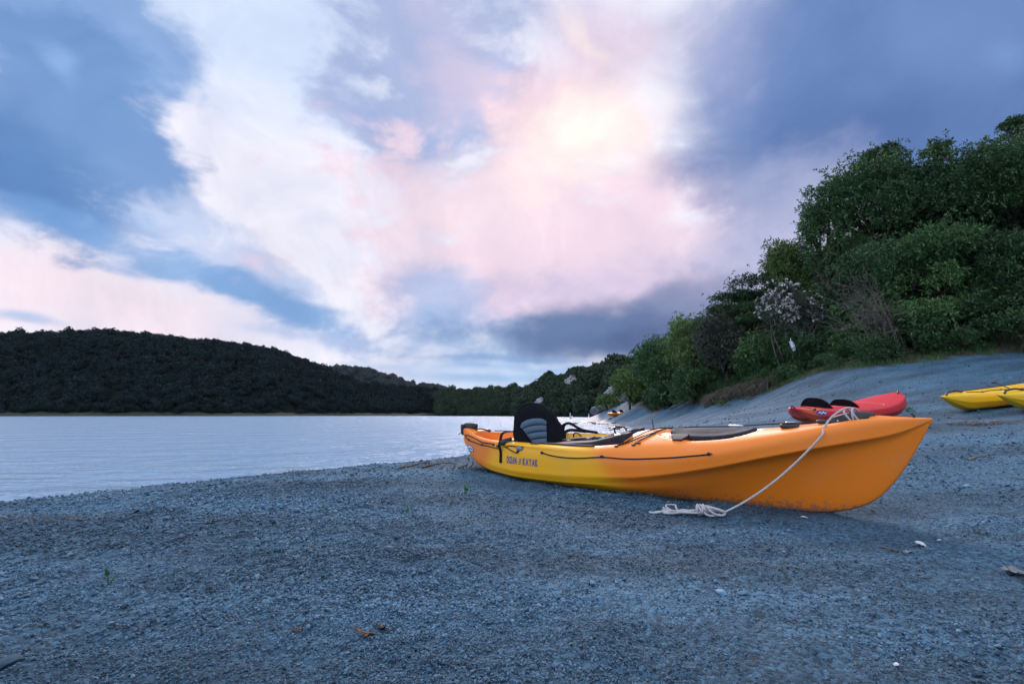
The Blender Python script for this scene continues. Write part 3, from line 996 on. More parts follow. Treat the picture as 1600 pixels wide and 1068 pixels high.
# ------------------------------------------------------------------ trees and shrubs of the near slope
def leaves_mesh(name, tips, dirs, per, leaf, rng, tint0, spread=0.85, width=0.36, droop=0.15):
    """Rosettes of folded leaves at the twig ends."""
    n = len(tips) * per
    T = np.repeat(tips, per, 0)
    D = np.repeat(dirs, per, 0)
    d = D * 0.55 + rng.normal(size=(n, 3)) * spread * 0.6
    d[:, 2] += 0.12
    d /= np.linalg.norm(d, axis=1)[:, None]
    side = np.cross(d, rng.normal(size=(n, 3)) * 0.5 + np.array([0, 0, 1.0]))
    side /= np.linalg.norm(side, axis=1)[:, None] + 1e-9
    nrm = np.cross(side, d)
    L = leaf * rng.uniform(0.6, 1.25, (n, 1))
    base = T + d * L * 0.12 + rng.normal(size=(n, 3)) * leaf * 0.25
    tip = base + d * L
    tip[:, 2] -= droop * L[:, 0]
    mid = base + d * L * 0.48
    lf = mid + side * L * width * 0.5 + nrm * L * 0.07
    rt = mid - side * L * width * 0.5 + nrm * L * 0.07
    V = np.stack([base, rt, tip, lf], 1).reshape(-1, 3)
    i = np.arange(n) * 4
    F = np.concatenate([np.stack([i, i + 1, i + 2], 1), np.stack([i, i + 2, i + 3], 1)])
    me = mesh_from(name, V, F, smooth=False)
    tint = np.clip(np.repeat(np.repeat(tint0, per) + rng.normal(0, 0.22, n), 4), 0, 1)
    at_ = me.attributes.new('tint', 'FLOAT', 'POINT')
    at_.data.foreach_set('value', tint.astype(np.float32))
    return me


def crown_tips(rng, rx, ry, rz, nsub, ntips, flat=False):
    sub = rng.normal(size=(nsub, 3))
    sub /= np.linalg.norm(sub, axis=1)[:, None]
    sub[:, 2] = np.where(sub[:, 2] < -0.5, -sub[:, 2], sub[:, 2])
    sub *= rng.uniform(0.42, 0.80, (nsub, 1))
    rad = rng.uniform(0.24, 0.42, nsub)
    if flat:
        sub[:, 2] = np.round(sub[:, 2] * 2.5) / 2.5
    k = rng.integers(0, nsub, ntips)
    d = rng.normal(size=(ntips, 3))
    d[:, 2] += 0.25
    d /= np.linalg.norm(d, axis=1)[:, None]
    shell = rng.uniform(0.55, 1.08, (ntips, 1))
    sc = np.array([1, 1, 0.35 if flat else 0.9])
    p = sub[k] + d * rad[k][:, None] * shell * sc
    out = p / (np.linalg.norm(p, axis=1)[:, None] + 1e-6) * 0.5 + d * 0.6
    S = np.array([rx, ry, rz])
    # ragged outline: some shoots stand clear of the crown
    wild = rng.random(ntips) < 0.07
    p[wild] *= rng.uniform(1.05, 1.32, (wild.sum(), 1))
    tint = rng.normal(0.42, 0.26, nsub)[k] + 0.05 * rng.normal(size=ntips)
    return sub * S, p * S, out / np.linalg.norm(out, axis=1)[:, None], tint


def limb(b, p0, p1, r0, r1, rng, bend=0.12, n=7, sides=7):
    p0, p1 = np.array(p0, float), np.array(p1, float)
    L = np.linalg.norm(p1 - p0)
    off = rng.normal(size=3) * L * bend
    pts = [p0 + (p1 - p0) * t + off * math.sin(math.pi * t) + rng.normal(size=3) * L * 0.012 for t in np.linspace(0, 1, n)]
    b.tube(pts, list(np.linspace(r0, r1, n)), sides)
    return pts


def make_tree(i, name, label, leaf_mat, cx, cy, cz, rx, rz):
    rng = np.random.default_rng(500 + i)
    g = gz(cx, cy)
    root = empty(name, (cx, cy, g - 0.1))
    tag(root, label, 'shrub' if 'shrub' in name else 'tree', 'trees and shrubs on the slope above the beach')
    h = cz - (g - 0.1)
    far = cy > 25
    leaf = 0.125 if not far else 0.17
    if cy > 40:
        leaf = 0.24
    vol = (rx * rx * rz) ** (1 / 3)
    nsub = int(np.clip(16 * vol ** 1.2, 9, 46))
    ntips = int(np.clip(780 * vol ** 2 * (0.125 / leaf) ** 2, 260, 4200))
    sub, tips, dirs, tint = crown_tips(rng, rx, rx * 0.95, rz, nsub, ntips, 'flat' in name or 'wind' in name)
    # leaves clear the ground
    keep = tips[:, 2] + h > 0.08
    me = leaves_mesh('crown', tips[keep] + np.array([0, 0, h]), dirs[keep], 8, leaf, rng, tint[keep])
    link('crown', me, M[leaf_mat], root)
    b = MB()
    top = np.array([0, 0, h])
    r0 = 0.05 + 0.035 * max(h, rx)
    limb(b, (rng.normal() * 0.1, rng.normal() * 0.1, -0.3), top + np.array([0, 0, -0.25 * rz]), r0, r0 * 0.5, rng, 0.05, 8)
    for s_ in sub[:14]:
        pts = limb(b, top * rng.uniform(0.55, 0.9) + np.array([0, 0, -0.15 * rz]), top + s_, r0 * 0.4, r0 * 0.08, rng, 0.1, 6, 5)
        limb(b, pts[3], top + s_ + rng.normal(size=3) * 0.3 * rx, r0 * 0.2, 0.006, rng, 0.1, 5, 4)
    b.build('trunk', M['bark'], root)
    return root


for _i, _t in enumerate(TREES):
    make_tree(_i, *_t)


def skyline_tree(i, label, x, y, ztop, r):
    """A tree on the headland crest, told apart against the sky."""
    rng = np.random.default_rng(900 + i)
    base = ztop - 6.5 * r
    root = empty('crest_tree', (x, y, base))
    tag(root, label, 'tree', 'trees standing out on the headland crest')
    sub, tips, dirs, tint = crown_tips(rng, r, r, r * 0.95, 14, 500)
    hh = np.array([0, 0, ztop - base - r * 0.9])
    link('crown', leaves_mesh('crown', tips + hh, dirs, 6, r * 0.2, rng, tint, width=0.6), M['green_dark'], root)
    b = MB()
    limb(b, (0, 0, -1.0), hh, r * 0.16, r * 0.08, rng, 0.04)
    for s_ in sub[:6]:
        limb(b, hh * 0.85, hh + s_, r * 0.06, r * 0.02, rng, 0.08, 5, 5)
    b.build('trunk', M['bark'], root)


skyline_tree(0, 'left of the paired round trees standing up on the headland crest', 17.6, 283, 23.6, 2.7)
skyline_tree(1, 'right and taller of the paired round trees on the headland crest', 21.8, 285, 26.6, 3.0)
skyline_tree(2, 'single domed tree on the crest right of the paired trees', 38.1, 245, 25.0, 3.0)
skyline_tree(3, 'crest tree halfway between the domed tree and the near slope', 43.5, 230, 24.4, 2.5)
skyline_tree(4, 'crest tree closest to the near wooded slope', 46.8, 212, 24.2, 2.3)


# thicket that closes the slope behind the single trees
def make_thicket():
    rng = np.random.default_rng(77)
    n = 9000
    x = rng.uniform(8.5, 42, n)
    y = rng.uniform(-6, 92, n)
    up = side_distance(x, y, TOE)
    k = (up > 0.45) & (x < 14 + 0.38 * y + 14)
    x, y, up = x[k], y[k], up[k]
    z = ground(x, y)
    n = len(x)
    r = rng.uniform(0.7, 1.25, n) * np.where(up < 1.6, 0.42, np.where(up < 2.6, 0.7, 1.0)) * np.where(y > 30, 1.3, 1.0)
    scl = np.stack([r, r, r * rng.uniform(0.8, 1.2, n)], 1)
    protos = []
    for i in range(5):
        g = np.random.default_rng(70 + i)
        _, tips, dirs, tint = crown_tips(g, 1, 1, 0.95, 14, 420)
        protos.append(stock('thicket_bush', leaves_mesh('thicket_bush', tips, dirs, 7, 0.15, g, tint * 0.8), M['green_dark' if i % 2 else 'green_mid']))
    rot = np.stack([np.zeros(n), np.zeros(n), rng.uniform(0, 6.28, n)], 1)
    o = scatter('undergrowth', np.stack([x, y, z + r * 0.45], 1), rot, scl, rng.integers(0, 5, n), protos)
    stuff(o, 'dense dark undergrowth covering the slope between the trees', 'undergrowth')


make_thicket()


def flowering_shrub():
    rng = np.random.default_rng(61)
    cx, cy, cz = 11.25, 19.0, 4.55
    g = gz(cx, cy)
    root = empty('flowering_shrub', (cx, cy, g - 0.1))
    tag(root, 'grey shrub covered in white blossom in front of the green slope', 'shrub')
    h = cz - g + 0.1
    sub, tips, dirs, tint = crown_tips(rng, 1.35, 1.1, 1.35, 22, 1700)
    keep = tips[:, 2] + h > 0.1
    link('crown', leaves_mesh('crown', tips[keep] + [0, 0, h], dirs[keep], 6, 0.105, rng, tint[keep]), M['green_grey'], root)
    pick = (rng.random(len(tips)) < 0.42) & (dirs[:, 1] < 0.45) & (vnoise(tips[:, 0] * 2.1 + 9, tips[:, 2] * 2.1, 5) > 0.02)
    link('blossom', leaves_mesh('blossom', tips[pick] * 1.07 + [0, 0, h], dirs[pick], 9, 0.085, rng, np.full(pick.sum(), 0.6), width=0.75), M['blossom'], root)
    b = MB()
    for s_ in sub[:12]:
        limb(b, (rng.normal() * 0.1, rng.normal() * 0.1, -0.2), np.array([0, 0, h]) + s_, 0.05, 0.012, rng, 0.1, 7, 5)
    b.build('stem', M['dead'], root)


flowering_shrub()


def dead_bush():
    rng = np.random.default_rng(33)
    x0, y0 = 11.65, 14.75
    z0 = gz(x0, y0)
    root = empty('dead_bush', (x0, y0, z0 - 0.05))
    tag(root, 'leafless grey tangle of dead branches leaning left above the sand', 'dead branches')
    for i in range(24):
        b = MB()
        a = rng.uniform(0.35, 1.25)
        L = rng.uniform(1.5, 2.9)
        base = np.array([rng.normal() * 0.28, rng.normal() * 0.25, 0.0])
        tip = base + np.array([-L * math.cos(a) * rng.uniform(0.5, 0.95), rng.normal() * 0.35 - 0.1, L * math.sin(a) * 0.95])
        mid = (base + tip) / 2 + np.array([0.30 * rng.random(), rng.normal() * 0.1, 0.30])
        pts = spline([base, mid, tip], 12)
        pts = pts + rng.normal(size=pts.shape) * 0.015
        b.tube(pts, list(np.linspace(0.014, 0.004, 12)), 5)
        for j in range(7):
            k = int(rng.integers(3, 11))
            d = pts[k] - pts[k - 1]
            d = d / np.linalg.norm(d) + rng.normal(size=3) * 0.55
            q = pts[k] + d * rng.uniform(0.25, 0.6)
            limb(b, pts[k], q, 0.007, 0.003, rng, 0.1, 5, 4)
            limb(b, (pts[k] + q) / 2, (pts[k] + q) / 2 + (d + rng.normal(size=3) * 0.6) * 0.22, 0.004, 0.002, rng, 0.1, 4, 4)
        b.build('branch', M['dead'], root)
    for i in range(6):                                    # fallen sticks at its foot
        b = MB()
        p = np.array([rng.uniform(-0.9, 0.6), rng.uniform(-0.5, 0.1), 0.0])
        q = p + np.array([rng.uniform(-1, 0.2), rng.normal() * 0.2, 0])
        p[2] = gz(x0 + p[0], y0 + p[1]) - z0 + 0.1
        q[2] = gz(x0 + q[0], y0 + q[1]) - z0 + 0.22
        limb(b, p, q, 0.02, 0.006, rng, 0.08, 7, 5)
        b.build('branch', M['dead'], root)


dead_bush()


def grass_blades(name, pts, hmin, hmax, rng, hang, mat, label):
    """Tufts of thin blades; hang = how far they fall towards the beach."""
    n = len(pts)
    L = rng.uniform(hmin, hmax, (n, 1))
    a = rng.uniform(0, 6.28, n)
    side = np.stack([np.cos(a), np.sin(a), np.zeros(n)], 1) * L * 0.018
    lean = rng.normal(size=(n, 3)) * 0.22
    lean[:, 0] -= hang
    lean[:, 1] -= hang * 0.6
    p1 = pts + (np.array([0, 0, 0.62]) + lean * 0.35) * L
    p2 = pts + (np.array([0, 0, 0.80 - hang * 0.55]) + lean) * L
    V = np.stack([pts - side, pts + side, p1 + side * 0.7, p1 - side * 0.7, p2], 1).reshape(-1, 3)
    i = np.arange(n) * 5
    F = [(k, k + 1, k + 2, k + 3) for k in i] + [(k + 3, k + 2, k + 4) for k in i]
    me = mesh_from(name, V, F, smooth=False)
    at_ = me.attributes.new('tint', 'FLOAT', 'POINT')
    at_.data.foreach_set('value', np.repeat(rng.random(n), 5).astype(np.float32))
    return stuff(link(name, me, mat), label, 'grass')


def tufts(rng, centres, per, spread):
    P = np.repeat(centres, per, 0)
    P = P + np.concatenate([rng.normal(size=(len(P), 2)) * spread, np.zeros((len(P), 1))], 1)
    P[:, 2] = ground(P[:, 0], P[:, 1]) - 0.02
    return P


_r = np.random.default_rng(91)
_t = _r.random(70)
_c = np.stack([9.15 + 0.9 * _t + _r.normal(size=70) * 0.15, 22.6 - 3.4 * _t + _r.normal(size=70) * 0.25, np.zeros(70)], 1)
grass_blades('dry_grass', tufts(_r, _c, 60, 0.16), 0.3, 0.7, _r, 0.7, M['straw'], 'straw coloured dry grass hanging over the bank above the sand')
_line = spline(TOE[3:13], 260)
_c = np.concatenate([_line + _r.normal(size=(260, 2)) * 0.28 + [0.35, 0.3], np.zeros((260, 1))], 1)
grass_blades('bank_grass', tufts(_r, _c, 20, 0.12), 0.08, 0.28, _r, 0.35, M['green_mid'], 'rough dark green grass along the top edge of the sand')


# ------------------------------------------------------------------ kayaks
def ring_merge(me, dist=0.0008):
    bm = bmesh.new()
    bm.from_mesh(me)
    bmesh.ops.remove_doubles(bm, verts=bm.verts, dist=dist)
    bmesh.ops.recalc_face_normals(bm, faces=bm.faces)
    bm.to_mesh(me)
    bm.free()
    me.polygons.foreach_set('use_smooth', np.ones(len(me.polygons), bool))
    me.update()
    return me


class Hull:
    """Lofts a sit-on-top hull from rows of (along, out, up) control points: keel ... chine, sheer, shoulder, middle."""
    def __init__(self, rows, recess=None, nt=240, x0=1.8):
        self.x0 = x0
        R = np.stack([spline(r, nt) for r in rows], 1)          # nt x rows x 3
        nlow = len(rows) - 3                                     # keel..chine
        low, up, raw = [], [], []
        for i in range(nt):
            k = R[i]
            a = spline(k[:nlow], 6 * (nlow - 1) + 1)
            d = k[nlow - 1:]
            mir = d[-2] * [1, -1, 1]
            u = spline(np.vstack([d, mir]), 11 * len(d) + 1)
            u = u[:11 * (len(d) - 1) + 1]
            a[:, 1] = np.maximum(a[:, 1], 0)
            u[:, 1] = np.maximum(u[:, 1], 0)
            low.append(a)
            raw.append(u.copy())
            up.append(u)
        self.low, self.raw, self.up = np.array(low), np.array(raw), np.array(up)
        if recess is not None:
            ar = R[:, -2, 1][:, None]
            self.up[..., 2] = recess(self.up[..., 0], self.up[..., 1], self.up[..., 2], ar)
        self.deck_pts = self.raw.reshape(-1, 3)
        self.side_pts = np.concatenate([self.low[:, -14:].reshape(-1, 3), self.raw[:, :16].reshape(-1, 3)])
        self.real_pts = self.up.reshape(-1, 3)

    def loc(self, s, a, h):
        return (s - self.x0, -a, h)

    def mesh(self, name):
        full = np.concatenate([self.low, self.up[:, 1:]], 1)
        b = MB()
        for sg in (1, -1):
            P = full * [1, sg, 1]
            P = np.stack([P[..., 0] - self.x0, -P[..., 1], P[..., 2]], -1)
            b.grid(P, flip=(sg < 0))
        return ring_merge(mesh_from(name, np.array(b.v), b.f))

    def _fit(self, pts, i, j, k, p, q, n=14):
        d = (pts[:, i] - p) ** 2 + (pts[:, j] - q) ** 2
        ix = np.argpartition(d, n)[:n]
        w = np.sqrt(1 / (d[ix] + 2e-4))
        A = np.stack([np.ones(n), pts[ix, i] - p, pts[ix, j] - q], 1)
        sol = np.linalg.lstsq(A * w[:, None], pts[ix, k] * w, rcond=None)[0]
        return sol[0]

    def deck(self, s, a, real=False):
        return self._fit(self.real_pts if real else self.deck_pts, 0, 1, 2, s, abs(a))

    def side(self, s, h):
        return self._fit(self.side_pts, 0, 2, 1, s, h)

    def on_deck(self, s, a, lift=0.0, real=False):
        return self.loc(s, a, self.deck(s, a, real) + lift)

    def on_side(self, s, h, lift=0.0, sg=1):
        return self.loc(s, sg * (self.side(s, h) + lift), h)

    def section(self, s, lift=0.004):
        """The closed outline of the hull at s (for straps)."""
        full = np.concatenate([self.low, self.up[:, 1:]], 1)
        i = np.argmin(np.abs(full[:, 0, 0] - s))
        c = full[i]
        mid = np.array([0, c[:, 2].mean()])
        out = []
        for sg, seq in ((1, c), (-1, c[::-1])):
            for p in seq[::2]:
                v = np.array([p[1] * sg, p[2]]) - mid
                v = v * (1 + lift / max(np.linalg.norm(v), 1e-3))
                out.append(self.loc(s, v[0] + mid[0], v[1] + mid[1]))
        return out


def cord(name, H_, pts, r, mat, parent, n=40, real=False, sides=6):
    """A cord through control points (already in local space)."""
    return MB().tube(spline(pts, n), r, sides).build(name, mat, parent)


def fitting(H_, s, h, parent, name='pad_eye', size=0.011, lift=0.006):
    p = H_.on_side(s, h, lift)
    b = MB().blob(p, (size, size * 0.8, size), 8, 10, 0.8)
    b.blob((p[0] + size * 1.3, p[1], p[2] + size * 0.1), (size * 0.8, size * 0.4, size * 0.4), 6, 8)
    return b.build(name, M['black'], parent)


def hero_kayak():
    K = [(.04, 0, .36), (.09, 0, .298), (.16, 0, .163), (.4, 0, .085), (.85, 0, .055), (1.27, 0, .04), (1.7, 0, .02), (2.1, 0, .007), (2.5, 0, 0), (2.85, 0, .001), (3.1, 0, .012), (3.315, 0, .09), (3.47, 0, .268), (3.617, 0, .538)]
    G = [(.036, .004, .365), (.092, .02, .297), (.2, .06, .16), (.45, .13, .092), (.88, .19, .062), (1.28, .2, .048), (1.7, .19, .03), (2.1, .15, .022), (2.5, .09, .02), (2.85, .045, .03), (3.11, .03, .05), (3.325, .02, .13), (3.475, .012, .30), (3.617, .002, .540)]
    B = [(.034, .006, .37), (.1, .045, .289), (.26, .115, .175), (.57, .235, .125), (.93, .305, .105), (1.3, .325, .1), (1.7, .325, .105), (2.1, .275, .1), (2.51, .175, .14), (2.86, .092, .21), (3.13, .055, .28), (3.335, .036, .34), (3.478, .024, .42), (3.617, .003, .541)]
    T = [(.032, .008, .375), (.1, .052, .291), (.28, .13, .19), (.585, .25, .145), (.94, .32, .125), (1.31, .345, .125), (1.7, .347, .135), (2.11, .312, .165), (2.52, .230, .232), (2.87, .132, .310), (3.14, .076, .372), (3.335, .050, .417), (3.475, .030, .458), (3.617, .0035, .542)]
    C = [(.03, .010, .385), (.1, .062, .297), (.3, .14, .21), (.6, .26, .172), (.95, .332, .154), (1.32, .358, .156), (1.7, .361, .172), (2.12, .342, .202), (2.53, .282, .274), (2.88, .202, .353), (3.15, .132, .41), (3.33, .088, .446), (3.47, .052, .481), (3.618, .004, .543)]
    S = [(.03, .014, .415), (.12, .066, .362), (.33, .145, .333), (.6, .243, .33), (.95, .308, .335), (1.31, .338, .322), (1.7, .342, .315), (2.12, .325, .323), (2.55, .268, .37), (2.88, .188, .435), (3.16, .115, .495), (3.35, .074, .53), (3.48, .042, .546), (3.619, .004, .549)]
    R_ = [(.04, .010, .435), (.13, .05, .425), (.33, .118, .392), (.6, .208, .378), (.95, .266, .376), (1.31, .292, .374), (1.7, .285, .372), (2.12, .245, .405), (2.55, .192, .428), (2.88, .124, .475), (3.16, .074, .522), (3.35, .045, .557), (3.48, .026, .557), (3.619, .003, .553)]
    D = [(.045, 0, .440), (.13, 0, .436), (.33, 0, .402), (.6, 0, .388), (.95, 0, .386), (1.31, 0, .386), (1.7, 0, .402), (2.1, 0, .468), (2.55, 0, .474), (2.88, 0, .490), (3.16, 0, .525), (3.35, 0, .566), (3.48, 0, .560), (3.619, 0, .554)]

    def recess(s, a, h, ar):
        tank = sstep(.25, .30, s) * sstep(.80, .75, s) * sstep(0, .022, ar * 0.97 - a)
        cock = sstep(.87, .93, s) * sstep(1.96, 1.80, s) * sstep(0, .022, ar * 0.93 - a)
        well = np.maximum(h - .25, 0) * tank
        foot = np.maximum(h - (.19 + .02 * np.sin(s * 9)), 0) * cock
        e = np.sqrt(((s - 2.46) / .335) ** 2 + (a / .175) ** 2)
        hatch = .030 * sstep(1.06, .98, e)
        grab = .030 * sstep(3.13, 3.17, s) * sstep(3.37, 3.33, s) * sstep(.05, .03, a)
        return h - well - foot - hatch - grab

    H_ = Hull([K, G, B, T, C, S, R_, D], recess, 300)
    L = H_.loc
    sx, sy, bx, by = -0.469, 5.0, 2.192, 2.55
    d = np.array([bx - sx, by - sy])
    d /= np.linalg.norm(d)
    root = empty('sit_on_kayak', (sx + d[0] * 1.8, sy + d[1] * 1.8, 0.095), (math.radians(7.0), 0, math.atan2(d[1], d[0])))
    tag(root, 'large yellow and orange sit-on-top kayak lying on the gravel in the foreground', 'kayak')
    hull = link('hull', H_.mesh('hull'), M['hull_yo'], root)

    # --- hatch on the fore deck
    b = MB()
    rings = []
    for q, lift in ((1.0, .0), (1.0, .010), (.97, .017), (.90, .019), (.86, .014), (.6, .018), (.3, .021), (.02, .022)):
        ring = []
        for k in range(48):
            t = 2 * math.pi * k / 48
            ct, st = math.cos(t), math.sin(t)
            s = 2.50 + .275 * q * math.copysign(abs(ct) ** .8, ct)
            a = .150 * q * math.copysign(abs(st) ** .85, st) * (1 - .12 * ct)
            ring.append(L(s, a, H_.deck(s, a) - .012 + lift))
        rings.append(ring)
    b.grid(rings, close_v=True)
    hatch = b.build('deck_hatch', M['hatch'], root)
    for s, a in ((2.34, .158), (2.50, -.160)):
        bb = MB()
        h = H_.deck(s, a)
        P = []
        for q, w in ((0, .060), (.4, .055), (.8, .036), (1, .032)):
            aa = a - math.copysign(.02, a) + math.copysign(.062 * q, a)
            hh = H_.deck(s, aa) + .010 - .004 * q
            P.append([L(s - w, aa, hh - .012), L(s - w, aa, hh + .006), L(s + w, aa, hh + .006), L(s + w, aa, hh - .012)])
        bb.grid(P, close_v=True)
        bb.add(P[-1], [(0, 1, 2, 3)])
        bb.build('hatch_latch', M['black'], hatch, smooth=False, bevel=.004)

    # --- seat
    seat = MB()
    def back(phi, q, out):
        """phi -1..1 across, q 0..1 up, out = thickness offset."""
        top = float(np.interp(phi, (-1, -.92, -.8, -.45, -.2, .08, .4, .68, .88, .96, 1), (.48, .535, .572, .640, .664, .674, .666, .638, .588, .556, .50)))
        h = .30 + (top - .30) * q
        a = .232 * phi * (.80 + .20 * math.sin(math.pi * min(q * .75 + .12, 1)))
        s = .985 - .38 * a - .05 * q + .055 * phi * phi
        return L(s + .93 * out, a + (.36 - .5 * phi) * out, h)
    nu, nv = 26, 18
    def pad(u, q):
        e = min(1.0, (1 - abs(u)) * 6) * min(1.0, (1 - q) * 7 + .0) * min(1, q * 8 + .3)
        return .010 + .016 * math.sqrt(max(e, 0))
    front = [[back(-1 + 2 * i / nu, j / nv, pad(-1 + 2 * i / nu, j / nv)) for j in range(nv + 1)] for i in range(nu + 1)]
    rear = [[back(-1 + 2 * i / nu, j / nv, -pad(-1 + 2 * i / nu, j / nv) * .6) for j in range(nv + 1)] for i in range(nu + 1)]
    seat.grid(front)
    seat.grid(rear, flip=True)
    F_, R2 = front, rear
    edge_f = [F_[i][nv] for i in range(nu + 1)] + [F_[nu][j] for j in range(nv - 1, -1, -1)]
    edge_f = [F_[0][j] for j in range(nv)] + edge_f
    edge_r = [R2[0][j] for j in range(nv)] + [R2[i][nv] for i in range(nu + 1)] + [R2[nu][j] for j in range(nv - 1, -1, -1)]
    seat.grid([edge_f, edge_r], flip=True)
    seat_root = seat.build('seat', M['cloth'], root)
    pipe = MB()
    pipe.tube([np.array(p) * .5 + np.array(q) * .5 for p, q in zip(edge_f, edge_r)], .011, 8)
    pipe.build('edge_piping', M['cloth'], seat_root)
    # grey ribbed panel, four pads one above the other
    nrib = 4
    for r in range(nrib):
        q0, q1 = .03 + r * .158, .03 + (r + 1) * .158 - .010
        pm = MB()
        P = []
        for i in range(13):
            u = i / 12 * 2 - 1
            row = []
            for j in range(9):
                v = j / 8
                q = q0 + (q1 - q0) * v
                half = .27 + .52 * q
                cu = max(0, abs(u) - .72) / .28 if r == nrib - 1 else 0
                q = q - (.05 * cu * cu * v)
                bul = .006 + .014 * (math.sin(math.pi * v) ** .5) * (1 - abs(u) ** 6)
                row.append(back(u * half - .03 + .34 * q, q, .027 + bul))
            P.append(row)
        pm.grid(P)
        pm.build('back_panel', M['panel'], seat_root)
    # seat cushion in the well
    cu = MB()
    P = []
    for i in range(13):
        u = i / 12
        P.append([L(.98 + .40 * u, .195 * v * (1 - .1 * u), .265 + .045 * v * v - .02 * u + .018 * math.sin(math.pi * u)) for v in np.linspace(-1, 1, 15)])
    cu.grid(P)
    under = [[(p[0], p[1], p[2] - .045) for p in row] for row in P]
    cu.grid(under, flip=True)
    cu.build('cushion', M['cloth'], seat_root)
    # straps
    near_top, far_top = Vector(back(.96, .62, 0)), Vector(back(-.97, .70, 0))
    st = MB()
    st.band(spline([near_top, L(.83, .268, .45), L(.812, .290, .392), L(.822, .318, .345), L(.815, H_.side(.815, .29) + .006, .29), L(.812, H_.side(.812, .205) + .006, .205)], 24), .028, .005, (1, 0, 0))
    st.build('seat_strap', M['web'], seat_root)
    st = MB()
    st.band(spline([L(.90, .24, .40), L(.84, .285, .385), L(.775, .27, .362)], 10), .03, .006, (0, 0, 1))
    st.band(spline([L(.93, .245, .372), L(.86, .295, .378), L(.80, .305, .362)], 10), .022, .006, (0, 0, 1))
    st.blob(L(.84, .300, .372), (.03, .012, .02), 8, 10, .7)
    st.build('strap_buckle', M['black'], seat_root)
    st = MB()
    st.band(spline([far_top, L(1.143, -.265, .464), L(1.267, -.28, .405), L(1.42, -.285, .384)], 18), .024, .005, (0, 0, 1))
    st.build('seat_strap', M['web'], seat_root)
    st = MB()
    st.band(spline([back(-.97, .40, 0), L(1.15, -.262, .405), L(1.30, -.285, .392)], 12), .026, .006, (0, 0, 1))
    st.band(spline([far_top, L(1.10, -.25, .46), L(1.09, -.245, .42), L(1.07, -.22, .37)], 12), .022, .005, (1, 0, 0))
    st.build('seat_strap', M['web'], seat_root)

    # --- dark moulded footwell tray and rail
    ft = MB()
    P = []
    for i in range(21):
        u = i / 20
        s = 1.22 + .74 * u
        top = float(np.interp(s, (1.2, 1.4, 1.65, 1.82, 1.92, 1.97), (.350, .372, .390, .428, .456, .460)))
        wid = .225 - .05 * u
        P.append([L(s, wid, top - .10), L(s, wid, top - .01), L(s, wid - .012, top), L(s, wid * .55, top + .004), L(s, wid * .5, top - .035), L(s, -wid * .1, top - .035),
                  L(s, -wid * .15, top + .008), L(s, -wid * .52, top + .006), L(s, -wid * .58, top - .008), L(s, -wid * .58, top - .12)])
    ft.grid(P, flip=True)
    ft.add(P[0], [tuple(range(9, -1, -1))])
    ft.add(P[-1], [tuple(range(10))])
    tray = ft.build('footwell_tray', M['navy'], root, smooth=False, bevel=.004)
    for s, a in ((1.34, .02), (1.50, -.03), (1.66, .0), (1.80, .03)):
        u = (s - 1.22) / .74
        tp = float(np.interp(s, (1.2, 1.4, 1.65, 1.82, 1.92, 1.97), (.350, .372, .390, .428, .456, .460)))
        bb = MB().blob(L(s, a, tp - .012), (.035, .028, .018), 8, 10, .6)
        bb.tube([L(s - .03, a + .03, tp - .006), L(s + .05, a - .02, tp + .012)], .006, 6)
        bb.build('foot_peg', M['black'], tray)
    rl = MB()
    rl.band([H_.on_deck(s, .270, .004) for s in np.linspace(1.17, 1.74, 20)], .022, .010, (0, 1, 0))
    rl.build('side_rail', M['navy'], root)
    arch = MB().tube(spline([L(1.20, -.235, .33), L(1.205, -.232, .375), L(1.25, -.232, .385), L(1.29, -.232, .345)], 14), .006, 6)
    arch.build('grab_loop', M['black'], root)
    hp = MB()
    hp.tube(spline([H_.on_deck(1.60, -.27, .01), L(1.60, -.27, .43), L(1.68, -.27, .442), L(1.71, -.27, .41)], 12), .007, 6)
    hp.blob(L(1.64, -.27, .440), (.035, .012, .010), 6, 8, .7)
    hp.build('paddle_clip', M['black'], root)
    bt = MB().blob(L(1.86, .115, .432), (.045, .02, .014), 8, 10, .6)
    bt.build('foot_buckle', M['steel'], root)

    # --- perimeter lines and bungees
    def side_line(pts, name='deck_line', r=.0045):
        return cord(name, H_, [H_.on_side(s, h, .006) for s, h in pts], r, M['cord'], root, 50)
    side_line([(1.308, .320), (1.40, .306), (1.52, .299), (1.66, .302), (1.841, .318), (2.0, .316), (2.128, .321), (2.34, .337), (2.47, .352), (2.556, .362)])
    for s, h in ((1.30, .321), (1.841, .322), (2.566, .366)):
        fitting(H_, s, h, root)
    side_line([(.11, .375), (.16, .352), (.24, .338), (.364, .330), (.50, .326), (.608, .328), (.72, .322), (.80, .318)])
    side_line([(.11, .385), (.20, .384), (.33, .372), (.50, .352), (.62, .352), (.70, .352)])
    side_line([(.86, .345), (.95, .318), (1.02, .302), (1.05, .322), (1.06, .338)], r=.004)
    side_line([(.87, .338), (.93, .352), (1.00, .352), (1.10, .352)], r=.004)
    for s, h in ((.20, .346), (.50, .330), (.70, .347), (.76, .338), (1.03, .312)):
        fitting(H_, s, h, root, size=.010)
    for s, h, w in ((1.055, .338, .040),):
        p = H_.on_side(s, h, .004)
        MB().blob(p, (w, .012, .014), 8, 14, .7).build('side_handle', M['grey_plastic'], root)
    p = H_.on_deck(1.19, .285, .004)
    MB().blob(p, (.05, .014, .008), 8, 12, .7).build('rod_pad', M['black'], root)
    def deck_line(pts, name='bungee', r=.0042, lift=.006):
        return cord(name, H_, [H_.on_deck(s, a, lift) for s, a in pts], r, M['cord'], root, 40)
    deck_line([(1.93, .278), (1.97, .24), (2.02, .16), (2.07, .07), (2.13, -.02), (2.22, -.12)])
    deck_line([(1.93, .278), (2.0, .235), (2.08, .16), (2.15, .08), (2.21, 0), (2.26, -.10)])
